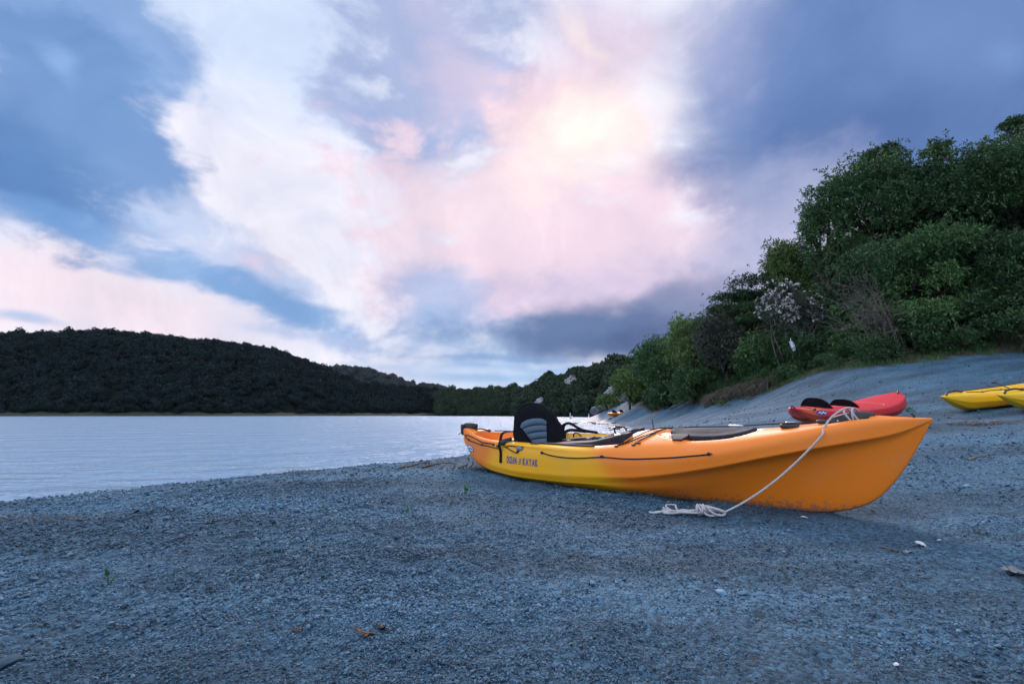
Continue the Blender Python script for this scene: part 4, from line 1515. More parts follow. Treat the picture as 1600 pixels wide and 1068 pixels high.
    deck_line([(2.055, .262), (2.09, .20), (2.14, .12), (2.18, .04), (2.21, -.05)])
    for s, a in ((1.93, .282), (2.055, .266), (2.085, .245)):
        b = MB().blob(H_.on_deck(s, a, .005), (.016, .007, .007), 8, 10, .8)
        b.build('bungee_hook', M['black'], root)
    # far side safety line, running up to the bow
    cord('deck_line', H_, [H_.on_deck(2.10, -.20, .02), H_.on_deck(2.3, -.18, .03), H_.on_deck(2.6, -.13, .028), H_.on_deck(2.8, -.08, .024), H_.on_deck(2.93, -.035, .022)], .0045, M['cord'], root, 40)
    cord('deck_line', H_, [H_.on_deck(3.0, .0, .016), H_.on_deck(3.08, .0, .014), H_.on_deck(3.16, .02, .006)], .0045, M['cord'], root, 16)
    b = MB().tube(spline([H_.on_deck(2.05, -.06, -.003), L(2.05, -.06, H_.deck(2.05, -.06) + .04), L(2.046, -.062, H_.deck(2.05, -.06) + .068)], 8), .0035, 6)
    b.blob(L(2.046, -.062, H_.deck(2.05, -.06) + .070), (.005, .005, .007), 6, 8)
    b.build('flag_stalk', M['black'], root)
    b = MB().blob(H_.on_deck(2.62, -.10, .026), (.05, .012, .008), 8, 10, .7)
    b.build('line_cleat', M['steel'], root)
    # small round deck fitting with bright top
    c0 = H_.on_deck(2.966, .02, 0)
    b = MB().blob((c0[0], c0[1], c0[2] + .010), (.052, .036, .014), 8, 18, .6)
    cmp_ = b.build('deck_compass', M['black'], root)
    MB().blob((c0[0], c0[1], c0[2] + .022), (.042, .028, .011), 8, 18, .7).build('compass_cap', M['hatch'], cmp_)
    MB().blob((c0[0] + .006, c0[1] + .006, c0[2] + .031), (.030, .018, .004), 6, 16).build('cap_shine', M['steel'], cmp_)

    # --- bow handle
    b = MB()
    P = []
    for i in range(13):
        u = i / 12
        s = 3.16 + .225 * u
        h = H_.deck(s, 0) + .012 + .022 * math.sin(math.pi * min(1, u * 1.15)) ** .6 * (1 - .3 * u)
        w = .030 * (.55 + .45 * math.sin(math.pi * u) ** .5)
        P.append([L(s, w, h - .045), L(s, w, h - .004), L(s, w * .7, h + .003), L(s, -w * .7, h + .003), L(s, -w, h - .004), L(s, -w, h - .045)])
    b.grid(P, flip=True)
    b.add(P[0], [tuple(range(5, -1, -1))]).add(P[-1], [tuple(range(6))])
    bh = b.build('bow_handle', M['black'], root)
    for s in (3.215, 3.30):
        p = L(s, .031, H_.deck(s, 0) + .004)
        MB().blob(p, (.006, .003, .006), 6, 10).build('handle_bolt', M['steel'], bh)
    MB().blob(H_.on_deck(3.14, .02, .012), (.035, .016, .012), 8, 12, .7).build('handle_pad', M['black'], root)
    b = MB().tube(spline([H_.on_deck(3.545, .0, -.004), H_.on_deck(3.547, 0, .010), H_.on_deck(3.537, .0, .020)], 6), .006, 6)
    b.build('bow_peg', M['black'], root)

    # --- stern: rudder, handle, badge
    rd = MB()
    rd.blob(L(.10, -.03, .452), (.085, .030, .038), 10, 14, .45)
    rd.build('rudder', M['black'], root)
    rs = MB()
    rs.blob(L(.015, .0, .425), (.022, .02, .055), 10, 12, .5)
    rs.tube([L(-.01, 0, .40), L(-.035, .01, .385), L(-.05, .01, .375)], .004, 6)
    rs.build('rudder_bracket', M['black'], root)
    sh = MB()
    sh.band(spline([H_.on_deck(.20, -.005, .008), H_.on_deck(.25, -.01, .022), H_.on_deck(.31, -.02, .026), L(.37, -.03, .41)], 12), .032, .012, (0, 1, 0))
    sh.blob(L(.355, -.028, .418), (.018, .018, .014), 6, 10)
    sh.build('stern_handle', M['black'], root)
    far_rail = cord('deck_line', H_, [H_.on_deck(s, -a, .012) for s, a in ((.34, .11), (.5, .165), (.65, .205), (.82, .235))], .0045, M['cord'], root, 24)

    # --- badge and lettering on the near side
    def on_side_mesh(name, polys, mat, parent, lift):
        vs, fs = [], []
        for poly in polys:
            k = len(vs)
            vs += [H_.on_side(s, h, lift) for s, h in poly]
            fs.append(tuple(range(k, k + len(poly))))
        return link(name, mesh_from(name, np.array(vs), fs, False), mat, parent)
    def oval(cs, ch, rs_, rh, n=32, tilt=0.0):
        o_ = []
        for k in range(n):
            t = 2 * math.pi * k / n
            x, y = rs_ * math.cos(t), rh * math.sin(t)
            o_.append((cs + x * math.cos(tilt) - y * math.sin(tilt), ch + x * math.sin(tilt) + y * math.cos(tilt)))
        return o_
    bc = (.235, .268)
    badge = on_side_mesh('badge', [oval(*bc, .072, .030, tilt=-.12)], M['blue_ink'], hull, .003)
    on_side_mesh('badge_field', [oval(*bc, .064, .024, tilt=-.12)], M['white_ink'], badge, .0045)
    on_side_mesh('badge_wave', [[(bc[0] + x, bc[1] + y) for x, y in ((-.05, -.004), (-.03, .006), (-.012, -.004), (.008, .010), (.024, -.002), (.05, .004), (.05, -.006), (.024, -.012), (.006, -.002), (-.012, -.014), (-.03, -.004), (-.048, -.012))]], M['blue_ink'], badge, .006)

    def letters(word, s0, s1, h0, hgt):
        """One mesh per letter, laid onto the hull side."""
        cu_ = bpy.data.curves.new('lettering', 'FONT')
        adv, outs = 0.0, []
        for ch in word:
            cu_.body = ch
            cu_.size = 1.0
            cu_.offset = 0.032
            cu_.resolution_u = 4
            tmp = bpy.data.objects.new('lettering', cu_)
            COL.objects.link(tmp)
            dg = bpy.context.evaluated_depsgraph_get()
            me = tmp.evaluated_get(dg).to_mesh()
            vv = np.array([v.co[:2] for v in me.vertices])
            ff = [tuple(p.vertices) for p in me.polygons]
            bpy.data.objects.remove(tmp)
            lo, hi = vv[:, 0].min(), vv[:, 0].max()
            outs.append((vv - [lo - adv, 0], ff, ch))
            adv += hi - lo + 0.13
        bpy.data.curves.remove(cu_)
        for vv, ff, ch in outs:
            P = [H_.on_side(s0 + (s1 - s0) * x / adv, h0 + hgt * y / 0.72, .003) for x, y in vv]
            link('letter_' + ch.lower(), mesh_from('letter', np.array(P), ff, False), M['blue_ink'], hull)
    letters('OCEAN', .893, 1.022, .214, .055)
    letters('KAYAK', 1.092, 1.262, .214, .055)
    # the small leaping-wave mark between the words
    ms, mh = 1.055, .240
    on_side_mesh('wave_mark', [[(ms + x, mh + y) for x, y in q] for q in (
        ((-.026, -.020), (-.010, -.027), (.008, -.024), (.024, -.015), (.008, -.018), (-.010, -.020)),
        ((-.020, -.006), (-.006, -.013), (.010, -.008), (.026, .004), (.010, -.001), (-.006, -.004)),
        ((-.008, .006), (.004, .002), (.016, .010), (.012, .018), (.004, .028), (.003, .016)))], M['blue_ink'], hull, .003)
    return root, H_, d


HERO, HHULL, HDIR = hero_kayak()


def plain_rows(L, half, h_stern, h_mid, h_bow, rock=.05, blunt=0.5, crown=.06):
    """Rows for a simpler hull."""
    n = 13
    rows = [[] for _ in range(8)]
    for i in range(n):
        t = i / (n - 1)
        u = 2 * t - 1
        w = half * max(0.0, 1 - abs(u) ** (2.4 + blunt)) ** .75
        sh = h_mid + ((h_bow - h_mid) * u ** 2 if u > 0 else (h_stern - h_mid) * u ** 2)
        end = abs(u) ** 6
        ke = rock * u * u * .5 + (sh - .04) * abs(u) ** 12
        pull = .10 * L * (1 - abs(u)) * abs(u) ** 3 * 0
        s = t * L
        ks = s - math.copysign(.045 * L * (1 - abs(u) ** 6) * abs(u) ** 3, u)
        e = .004
        rows[0].append((ks, 0, ke))
        rows[1].append((ks, w * .35 + e, ke + .015 * (1 - end)))
        rows[2].append((ks * .6 + s * .4, w * .72 + e, ke + (sh - ke) * .18))
        rows[3].append((ks * .4 + s * .6, w * .88 + e, ke + (sh - ke) * .38))
        rows[4].append((s, w + e, ke + (sh - ke) * .60))
        rows[5].append((s, w * .95 + e, sh * .97 + ke * .03))
        rows[6].append((s, w * .74 + e * .6, sh + crown * .7 * (1 - end)))
        rows[7].append((s, 0, sh + crown * (1 - end) + .002))
    return rows


def set_down(root, x0, y0, x1, y1, sink=.02, pitch=None):
    """Lay a kayak from (x0,y0) to (x1,y1) on the ground, pitched with the slope."""
    L = math.hypot(x1 - x0, y1 - y0)
    za = np.mean([gz(x0 + (x1 - x0) * t, y0 + (y1 - y0) * t) for t in (.15, .3)])
    zb = np.mean([gz(x0 + (x1 - x0) * t, y0 + (y1 - y0) * t) for t in (.7, .85)])
    if pitch is None:
        pitch = math.atan2(zb - za, .55 * L)
    root.location = ((x0 + x1) / 2, (y0 + y1) / 2, (za + zb) / 2 - sink)
    root.rotation_euler = (root.rotation_euler[0], -pitch, math.atan2(y1 - y0, x1 - x0))


def seat_back(H_, s, parent, w=.21, h=.22, lean=.10):
    b = MB()
    z0 = H_.deck(s, 0, True)
    P, Q = [], []
    for i in range(15):
        u = i / 14 * 2 - 1
        top = h * (1 - .55 * abs(u) ** 3)
        for arr, o in ((P, .018), (Q, -.012)):
            arr.append([H_.loc(s - lean * q + .07 * u * u + o, w * u, z0 - .02 + top * q) for q in np.linspace(0, 1, 8)])
    b.grid(P)
    b.grid(Q, flip=True)
    b.grid([[r[-1] for r in P], [r[-1] for r in Q]], flip=True)
    o = b.build('seat_back', M['cloth'], parent)
    c = MB().blob(H_.loc(s + .2, 0, z0 + .0), (.2, w * .9, .03), 8, 14, .5)
    c.build('seat_cushion', M['cloth'], o)
    return o


def strap_round(H_, s, parent, width=.03):
    pts = H_.section(s, .005)
    MB().band(pts + [pts[0]], width, .004, (1, 0, 0)).build('lashing_strap', M['web'], parent)


def red_kayak():
    rows = plain_rows(3.05, .35, .27, .22, .42, .12, 1.2, .03)

    def recess(s, a, h, ar):
        c = np.maximum(sstep(.50, .62, s) * sstep(1.2, 1.1, s), sstep(1.25, 1.35, s) * sstep(2.1, 1.95, s)) * sstep(0, .03, ar * .9 - a)
        return h - .10 * c
    H_ = Hull(rows, recess, 160, 1.6)
    root = empty('red_kayak', (0, 0, 0), (math.radians(5), 0, 0))
    tag(root, 'red two-seat kayak with black seat backs resting on the sand slope', 'kayak')
    hull = link('hull', H_.mesh('hull'), M['hull_red'], root)
    seat_back(H_, .62, root, .23, .25, .08)
    seat_back(H_, 1.36, root, .22, .22, .08)
    strap_round(H_, .24, root, .035)
    MB().blob(H_.on_side(.24, .26, .010), (.03, .012, .014), 6, 10, .6).build('strap_buckle', M['black'], root)
    vs = []
    for k in range(28):
        t = 2 * math.pi * k / 28
        vs.append(H_.on_side(.33 + .08 * math.cos(t), .215 + .035 * math.sin(t), .006))
    bd = link('badge', mesh_from('badge', np.array(vs), [tuple(range(28))], False), M['blue_ink'], hull)
    vs = [H_.on_side(.33 + x * .6, .215 + y, .009) for x, y in ((-.11, -.012), (-.06, .018), (-.02, -.006), (.03, .024), (.06, -.004), (.11, .01), (.1, -.012), (.05, -.022), (.02, -.002), (-.03, -.026), (-.06, -.004))]
    link('badge_wave', mesh_from('badge_wave', np.array(vs), [tuple(range(11))], False), M['white_ink'], bd)
    b = MB()
    b.tube(spline([H_.on_deck(2.88, .05, .0), H_.on_deck(2.95, .03, .03), H_.on_deck(3.02, 0, .012), H_.loc(3.065, 0, .39), H_.loc(3.07, 0, .33)], 14), .013, 7)
    b.build('bow_toggle', M['black'], root)
    MB().tube(spline([H_.on_deck(.05, .03, 0), H_.on_deck(.02, 0, .03), H_.on_deck(.06, -.03, 0)], 8), .010, 6).build('stern_toggle', M['black'], root)
    set_down(root, 4.04, 7.0, 6.72, 8.42)


red_kayak()


def yellow_kayak(label, x0, y0, x1, y1, heel):
    """Bow at (x0, y0)."""
    rows = plain_rows(3.7, .34, .33, .24, .30, .10, .2, .06)

    def recess(s, a, h, ar):
        c = sstep(1.35, 1.45, s) * sstep(2.4, 2.3, s) * sstep(0, .03, ar * .9 - a)
        return h - .14 * c
    H_ = Hull(rows, recess, 160, 1.85)
    root = empty('yellow_kayak', (0, 0, 0), (math.radians(heel), 0, 0))
    tag(root, label, 'kayak', 'yellow kayaks beached at the right edge')
    link('hull', H_.mesh('hull'), M['hull_yellow'], root)
    # bow is at s = 0
    b = MB().tube(spline([H_.on_deck(.10, .03, .004), H_.on_deck(.16, .0, .035), H_.on_deck(.30, .0, .040), H_.on_deck(.42, 0, .008)], 14), .016, 7)
    b.build('bow_handle', M['black'], root)
    for sg in (1, -1):
        pts = [H_.on_deck(s, sg * a, .007) for s, a in ((.42, .07), (.60, .17), (.72, .15), (.9, .18), (1.15, .24), (1.4, .27), (1.8, .29))]
        cord('deck_line', H_, pts, .0055, M['cord'], root, 40)
        for s, a in ((.60, .17), (.92, .18), (1.4, .27)):
            MB().blob(H_.on_deck(s, sg * a, .008), (.022, .012, .010), 6, 10, .7).build('pad_eye', M['black'], root)
    b = MB()
    h = H_.deck(1.08, .0)
    b.tube([H_.loc(1.08, .20, H_.deck(1.08, .20)), H_.loc(1.02, .10, h + .07), H_.loc(.98, .06, h + .10)], .007, 6)
    b.blob(H_.loc(.98, .05, h + .105), (.06, .016, .014), 8, 10, .6)
    b.build('paddle_rest', M['black'], root)
    seat_back(H_, 2.25, root, .2, .26, -.08)
    set_down(root, x0, y0, x1, y1)
    return root


yellow_kayak('yellow kayak whose pointed bow reaches furthest left at the right edge', 7.10, 8.05, 10.75, 8.35, 4)
yellow_kayak('nearer yellow kayak overlapping the front of the other yellow one', 7.36, 7.35, 11.0, 7.2, 4)


def orange_kayak():
    rows = plain_rows(3.4, .38, .34, .28, .42, .12, .8, .03)
    H_ = Hull(rows, None, 80, 1.7)
    root = empty('orange_kayak', (0, 0, 0), (math.radians(6), 0, 0))
    tag(root, 'small distant orange kayak on the shore in front of the rocks', 'kayak')
    link('hull', H_.mesh('hull'), M['hull_orange'], root)
    seat_back(H_, .9, root, .23, .24)
    seat_back(H_, 1.9, root, .23, .24)
    set_down(root, 8.0, 41.0, 10.6, 43.2, .20, .06)


orange_kayak()


# ------------------------------------------------------------------ mooring rope from the bow to the gravel
def mooring_rope():
    mat = HERO.matrix_basis.copy() if False else (Matrix.Translation(HERO.location) @ Euler(HERO.rotation_euler).to_matrix().to_4x4())
    def W_(s, a, h):
        return tuple(mat @ Vector(HHULL.loc(s, a, h)))
    rng = np.random.default_rng(4)
    kr, kl, el = np.array((1.186, 2.801)), np.array((1.046, 2.837)), np.array((0.806, 2.908))
    def g(p, lift=.0):
        return np.array((p[0], p[1], gz(p[0], p[1]) + .009 + lift))
    d = HHULL.deck
    base = g(kr)
    root = empty('mooring_rope', base)
    tag(root, 'white rope tied to the bow handle, its knotted end lying on the gravel', 'rope')
    def part(name, pts, n, r=.0055, sides=8):
        pts = spline(pts, n)
        return MB().tube([tuple(np.array(p) - base) for p in pts], r, sides).build(name, M['rope'], root)
    # standing part: handle -> over the deck edge -> ground
    hs = 3.275
    hh = d(hs, 0)
    p0, p1 = np.array(W_(3.150, .150, .475)), g(kr, .012)
    hang = [tuple(p0 + (p1 - p0) * t - np.array((0, 0, .17 * t * (1 - t)))) for t in (0, .2, .4, .6, .8, .92, 1)]
    part('line', [W_(3.29, .036, hh - .004), W_(3.287, .038, hh + .03), W_(3.285, .01, hh + .055), W_(3.268, .012, hh + .060), W_(3.235, .03, hh + .048), W_(3.19, .07, hh + .010), W_(3.155, .105, hh - .045),
                  *hang], 120)
    for k, s0 in enumerate((3.262, 3.300)):
        part('handle_loop', [W_(s0 + .018, .036, hh - .012), W_(s0 + .004, .040, hh + .010), W_(s0 - .012, .036, hh + .040), W_(s0 - .008, .0, hh + .056), W_(s0 + .010, -.036, hh + .03), W_(s0 + .014, -.04, hh - .01)], 30)
    # hitch turns round the bundle
    ax = (kl - kr) / np.linalg.norm(kl - kr)
    nx = np.array((-ax[1], ax[0]))
    if nx[1] > 0:
        nx = -nx
    def K(u, v, z):
        p = kr + ax * u + nx * v
        return np.array((p[0], p[1], gz(p[0], p[1]) + .008 + max(z, 0)))
    turns = []
    for i in range(90):
        t = i / 89
        an = t * 2 * math.pi * 4.6
        turns.append(K(.105 + .045 * t + .006 * math.sin(an * 1.3), .034 * math.cos(an), .026 + .026 * math.sin(an)))
    part('hitch', turns, 140, .0060)
    part('hitch', [K(.0, -.005, .012), K(.012, .036, .008), K(.05, .046, .012), K(.088, .026, .03), K(.10, -.012, .04), K(.06, -.03, .034), K(.02, -.026, .02), K(.0, .0, .012), K(.02, .03, .024), K(.07, .03, .044), K(.12, .0, .05)], 80, .0060)
    part('hitch', [K(.03, .01, .006), K(.05, .03, .004), K(.09, .04, .004), K(.12, .02, .02), K(.10, -.02, .034), K(.05, -.02, .03), K(.024, .004, .022), K(.05, .022, .03), K(.1, .026, .04)], 70, .0060)
    # the bundle of strands running left, with two bights at its end
    for i in range(6):
        off = (i - 2.5) * .011
        pts = [K(.09, off * .6, .010 + .008 * (i % 2))]
        for q in (.16, .22, .28, .33):
            pts.append(K(q, off + rng.normal() * .009 + (.012 if q > .25 else 0), .004 + .012 * abs(rng.normal()) * (1 - q)))
        part('strand', pts, 40, .0056)
    part('strand', [K(.30, .0, .004), K(.34, .006, .004), K(.385, .022, .002), K(.405, .012, .002), K(.39, .0, .002), K(.35, .006, .006), K(.29, .012, .008)], 50, .0056)
    part('strand', [K(.22, -.03, .006), K(.27, -.08, .004), K(.30, -.16, .002), K(.30, -.24, .002), K(.27, -.27, .002), K(.245, -.24, .002), K(.25, -.16, .004), K(.24, -.08, .006), K(.20, -.03, .008)], 70, .0056)
    part('strand', [K(.31, .016, .004), K(.325, .012, .014), K(.33, -.006, .012), K(.318, -.012, .004), K(.305, .004, .012), K(.32, .018, .006)], 36, .006)


mooring_rope()


# ------------------------------------------------------------------ gravel
def make_gravel():
    rng = np.random.default_rng(8)
    protos = []
    for i in range(9):
        r2 = np.random.default_rng(200 + i)
        bm = bmesh.new()
        bmesh.ops.create_icosphere(bm, subdivisions=1 if i < 6 else 2, radius=1.0)
        pl = r2.normal(size=(7, 3))
        pl /= np.linalg.norm(pl, axis=1)[:, None]
        hh = r2.uniform(.5, .85, 7)
        for v in bm.verts:
            c = np.array(v.co)
            for p, h in zip(pl, hh):
                k = c @ p - h
                if k > 0:
                    c = c - p * k
            v.co = Vector(c * np.array([1.0, r2.uniform(.72, .95), 1.0]))
        me = bpy.data.meshes.new('pebble')
        bm.to_mesh(me)
        bm.free()
        protos.append(stock('pebble', me, M['pebble']))
    P, S = [], []
    for r0, r1, dens, med in ((.40, 1.5, 50000, .0022), (1.5, 2.6, 25000, .0029), (2.6, 4.4, 8000, .0040), (4.4, 7.5, 900, .0065), (0.4, 4.0, 60, .0068), (7.5, 17.0, 30, .013)):
        n = int(.5 * 2.5 * (r1 * r1 - r0 * r0) * dens)
        r = np.sqrt(rng.uniform(r0 * r0, r1 * r1, n))
        a = rng.uniform(-1.25, 1.25, n)
        p = np.stack([r * np.sin(a), r * np.cos(a)], 1)
        # the gravel is sorted: coarse streaks and fine drifts
        lump = fbm(p[:, 0] * 1.6, p[:, 1] * 1.6, 3, 51) + .35 * sstep(.3, -1.2, p[:, 0])
        keep = rng.random(n) < np.clip(.62 + .9 * lump, .22, 1)
        p, lump = p[keep], lump[keep]
        P.append(p)
        S.append(med * np.exp(rng.normal(0, .40, len(p))) * (1 + .45 * np.clip(lump, -.5, 1)))
    P, S = np.concatenate(P), np.minimum(np.concatenate(S), .03)
    sd = side_distance(P[:, 0], P[:, 1], SHORE)
    k = (sd > .05) & (side_distance(P[:, 0], P[:, 1], TOE) < .1)
    P, S = P[k], S[k]
    z = ground(P[:, 0], P[:, 1])
    n = len(P)
    scl = np.stack([S, S * rng.uniform(.7, 1, n), S * rng.uniform(.38, .72, n)], 1)
    rot = np.stack([rng.normal(0, .38, n), rng.normal(0, .38, n), rng.uniform(0, 6.28, n)], 1)
    o = scatter('gravel', np.stack([P[:, 0], P[:, 1], z + scl[:, 2] * rng.uniform(.3, 1.0, n)], 1), rot, scl, rng.integers(0, 9, n), protos)
    stuff(o, 'fine blue grey shale gravel covering the beach', 'gravel')


make_gravel()


# ------------------------------------------------------------------ stones, shells, leaves, sticks
def stone(name, label, x, y, size, seed, mat, group=None, sink=.3, z=None):
    me = rock_mesh(name, seed, 3)
    o = link(name, me, mat)
    o.scale = size
    o.rotation_euler = (0, 0, seed * 1.3)
    o.location = (x, y, (gz(x, y) if z is None else z) + size[2] * (1 - 2 * sink))
    tag(o, label, 'rock' if size[0] > .15 else 'stone', group)
    return o


def leaf_thing(name, label, x, y, length, width, rot, mat, curl=.25, seed=0):
    rng = np.random.default_rng(seed)
    P = []
    for i in range(9):
        t = i / 8
        w = width * .5 * math.sin(math.pi * min(1, t * .94 + .05)) ** .8
        z = .004 + curl * length * (t - .5) ** 2 + .003 * math.sin(t * 7 + seed)
        P.append([((t - .5) * length, w * v, z + .35 * abs(v) * w + .002 * rng.normal()) for v in (-1, -.5, 0, .5, 1)])
    b = MB().grid(P)
    b.grid([[(p[0], p[1], p[2] - .0012) for p in row] for row in P], flip=True)
    root = b.build(name, mat)
    root.location = (x, y, gz(x, y) + .004)
    root.rotation_euler = (0, .06, rot)
    MB().tube([(-length * .72, 0, .004 + curl * length * .5), (-length * .5, 0, .005 + curl * length * .25), (0, 0, .005), (length * .45, 0, .005 + curl * length * .2)], [.0012, .0016, .0012, .0006], 5).build('stalk', mat, root)
    tag(root, label, 'leaf')


leaf_thing('dead_leaf', 'curled brown dead leaf in the left foreground, the nearer and larger of the pair', -.365, 1.30, .062, .016, -.35, M['dry_leaf'], .18, 1)
leaf_thing('dead_leaf', 'small brown dead leaf just behind the larger curled one', -.335, 1.345, .05, .014, -.6, M['dry_leaf'], .2, 2)
leaf_thing('dead_leaf', 'tiny brown leaf scrap left of the curled dead leaves', -.545, 1.325, .026, .012, .5, M['dry_leaf'], .3, 3)
leaf_thing('dead_leaf', 'faded leaf beside the white shell at right', 1.60, 2.05, .085, .026, .3, M['pale_leaf'], .3, 4)
leaf_thing('dead_leaf', 'thin dark leaf lying left of the faded leaf', 1.56, 2.10, .06, .012, -.7, M['dry_leaf'], .3, 5)
leaf_thing('dead_leaf', 'small narrow leaf alone on the gravel right of centre', .61, 1.83, .042, .012, .5, M['pale_leaf'], .3, 6)
leaf_thing('large_leaf', 'large grey green fallen leaf at the right frame edge', 1.72, 1.70, .13, .055, .2, M['pale_leaf'], .3, 7)
leaf_thing('large_leaf', 'broad upright grey leaf behind the fallen one at the right frame edge', 1.74, 1.78, .11, .06, 1.0, M['pale_leaf'], .35, 8)


def shell(x, y, r, label, seed):
    rng = np.random.default_rng(seed)
    P = []
    for i in range(7):
        q = i / 6
        P.append([(r * q * math.cos(t) * (1 + .10 * math.sin(3 * t + seed)), r * .8 * q * math.sin(t), r * .40 * (1 - q * q) + .05 * r * math.cos(9 * t) * q) for t in np.linspace(0, 2 * math.pi, 29)[:-1]])
    o = MB().grid(P, close_v=True, flip=True).grid([[(p[0] * .96, p[1] * .96, p[2] - .08 * r) for p in row] for row in P], close_v=True).build('shell', M['shell'])
    o.location = (x, y, gz(x, y) + .006)
    o.rotation_euler = (.35, .1, seed)
    tag(o, label, 'shell')


shell(1.73, 2.15, .026, 'bright white shell on the gravel below the bow', 1)
shell(1.57, 2.71, .020, 'pale shell chip beside the bottom of the bow', 2)
shell(1.87, 2.22, .010, 'tiny pale shell right of the bright white one', 3)
shell(.84, 1.15, .007, 'tiny white chip near the bottom edge right of centre', 4)
shell(6.05, 8.6, .03, 'white chip on the sand left of the yellow bow', 5)
stone('flat_stone', 'left of the flat grey stones grouped in the gravel right of centre', .66, 1.62, (.024, .018, .008), 11, M['pebble'], None, .2)
stone('flat_stone', 'right of the flat grey stones grouped in the gravel right of centre', .72, 1.60, (.020, .017, .008), 12, M['pebble'], None, .2)
stone('flat_stone', 'pale stone half buried at the lower left corner', -1.10, 1.15, (.035, .022, .014), 13, M['pebble'], None, .25)


def sprig(label, x, y, n, size, seed):
    rng = np.random.default_rng(seed)
    root = empty('green_sprig', (x, y, gz(x, y)))
    tag(root, label, 'sprig')
    b = MB()
    for i in range(n):
        a = rng.uniform(0, 6.28)
        tip = np.array([math.cos(a) * size * .35, math.sin(a) * size * .35, size * rng.uniform(.3, 1)])
        b.tube([(0, 0, -.005), tip * .6, tip], [.0016, .0012, .0008], 5)
        side = np.array([-math.sin(a), math.cos(a), 0]) * size * .16
        m_ = tip * .7
        lf = MB().add([tuple(m_), tuple(m_ + tip * .35 + side), tuple(m_ + tip * .8), tuple(m_ + tip * .35 - side)], [(0, 1, 2), (0, 2, 3)])
        lf.build('leaf', M['sprig'], root, smooth=False)
    b.build('stem', M['sprig'], root)


sprig('bright green sprig on the gravel left of the lettering', -.31, 3.37, 7, .055, 1)
sprig('small green sprig nearer the camera than the upright one', -.60, 2.88, 6, .04, 2)
sprig('single dark green stem sticking out of the left gravel', -1.28, 1.63, 3, .05, 3)


def stick(name, label, pts, r, mat, seed):
    rng = np.random.default_rng(seed)
    P = spline([(x, y, gz(x, y) + r * .7 + up) for x, y, up in pts], 14)
    base = P[0]
    b = MB().tube(P - base + rng.normal(size=P.shape) * r * .25, list(r * np.linspace(1, .45, 14) * rng.uniform(.8, 1.2, 14)), 7)
    o = b.build(name, mat)
    o.location = base
    tag(o, label, 'driftwood')


stick('drift_stick', 'short dark driftwood stick near the water left of the stern', [(-1.12, 4.92, 0), (-1.0, 5.06, .015), (-.86, 5.2, .02)], .014, M['drift'], 1)
stick('drift_stick', 'thin pale stick lying left of the dark driftwood', [(-1.5, 5.05, 0), (-1.3, 5.06, .006), (-1.15, 5.12, .004)], .007, M['drift'], 2)
stick('drift_stick', 'brown stick between the driftwood and the stern', [(-.86, 4.72, 0), (-.72, 4.86, .01), (-.55, 5.0, .005)], .010, M['drift'], 3)
stick('bark_piece', 'brown piece of bark at the water line on the left', [(-3.16, 3.62, 0), (-3.02, 3.7, .012), (-2.88, 3.74, .004)], .016, M['drift'], 4)
stick('drift_log', 'bleached log lying on the beach under the green bank', [(8.9, 27.5, .05), (9.6, 27.0, .18), (10.3, 26.8, .25)], .07, M['dead'], 5)
stick('dark_twig', 'dark twig on the gravel right of the bow', [(3.95, 4.28, 0), (4.08, 4.32, .01), (4.2, 4.3, .0)], .008, M['drift'], 6)

_rg = np.random.default_rng(15)
_p = np.stack([-2.55 + _rg.normal(size=260) * .22, 2.74 + _rg.normal(size=260) * .045, np.zeros(260)], 1)
_p[:, 2] = ground(_p[:, 0], _p[:, 1])
grass_blades('straw_debris', _p, .02, .06, _rg, 1.2, M['straw'], 'strip of yellow straw washed up at the left')


# strand line of dark scraps a little above the water
_q = spline(SHORE[3:11], 700)
_q = _q + np.stack([.42 + .10 * np.sin(np.arange(700) * .07), -.30 + .08 * np.sin(np.arange(700) * .11)], 1) + _rg.normal(size=(700, 2)) * .05
_q = _q[fbm(_q[:, 0] * 1.3, _q[:, 1] * 1.3, 3, 71) > .02]
_p = np.concatenate([_q, np.zeros((len(_q), 1))], 1)
_p[:, 2] = ground(_p[:, 0], _p[:, 1])
grass_blades('strand_line', _p, .02, .07, _rg, 1.3, M['drift'], 'thin broken line of dark plant scraps just above the water')


def twig_heap(label, x, y, n, spread, length, seed):
    rng = np.random.default_rng(seed)
    z = gz(x, y)
    root = empty('twig_heap', (x, y, z))
    tag(root, label, 'twigs')
    for i in range(n):
        p = rng.normal(size=2) * [spread, spread * .28]
        a = rng.normal() * .5
        q = p + np.array([math.cos(a), math.sin(a)]) * length * rng.uniform(.4, 1)
        zp, zq = gz(x + p[0], y + p[1]) - z, gz(x + q[0], y + q[1]) - z
        b = MB()
        limb(b, (*p, zp + .012), (*q, zq + rng.uniform(.01, .06)), .008, .004, rng, .08, 5, 5)
        b.build('twig', M['dead' if i % 3 == 0 else 'drift'], root)


twig_heap('heap of washed up twigs on the sand right of the bow', 5.85, 6.2, 26, .22, .2, 5)
twig_heap('few scattered twigs on the gravel beside the stern', -.55, 4.55, 9, .12, .08, 6)


# weeds on the sand slope
def weed(label, x, y, n, size, seed, mat='green_light'):
    rng = np.random.default_rng(seed)
    z = gz(x, y)
    a = rng.uniform(0, 6.28, n)
    r = np.sqrt(rng.random(n)) * size
    tips = np.stack([r * np.cos(a), r * np.sin(a) * .6, .02 + size * .35 * rng.random(n)], 1)
    dirs = tips / np.linalg.norm(tips, axis=1)[:, None]
    o = link('low_weed', leaves_mesh('low_weed', tips, dirs, 6, size * .28, rng, rng.random(n)), M[mat])
    o.location = (x, y, z)
    tag(o, label, 'weed')


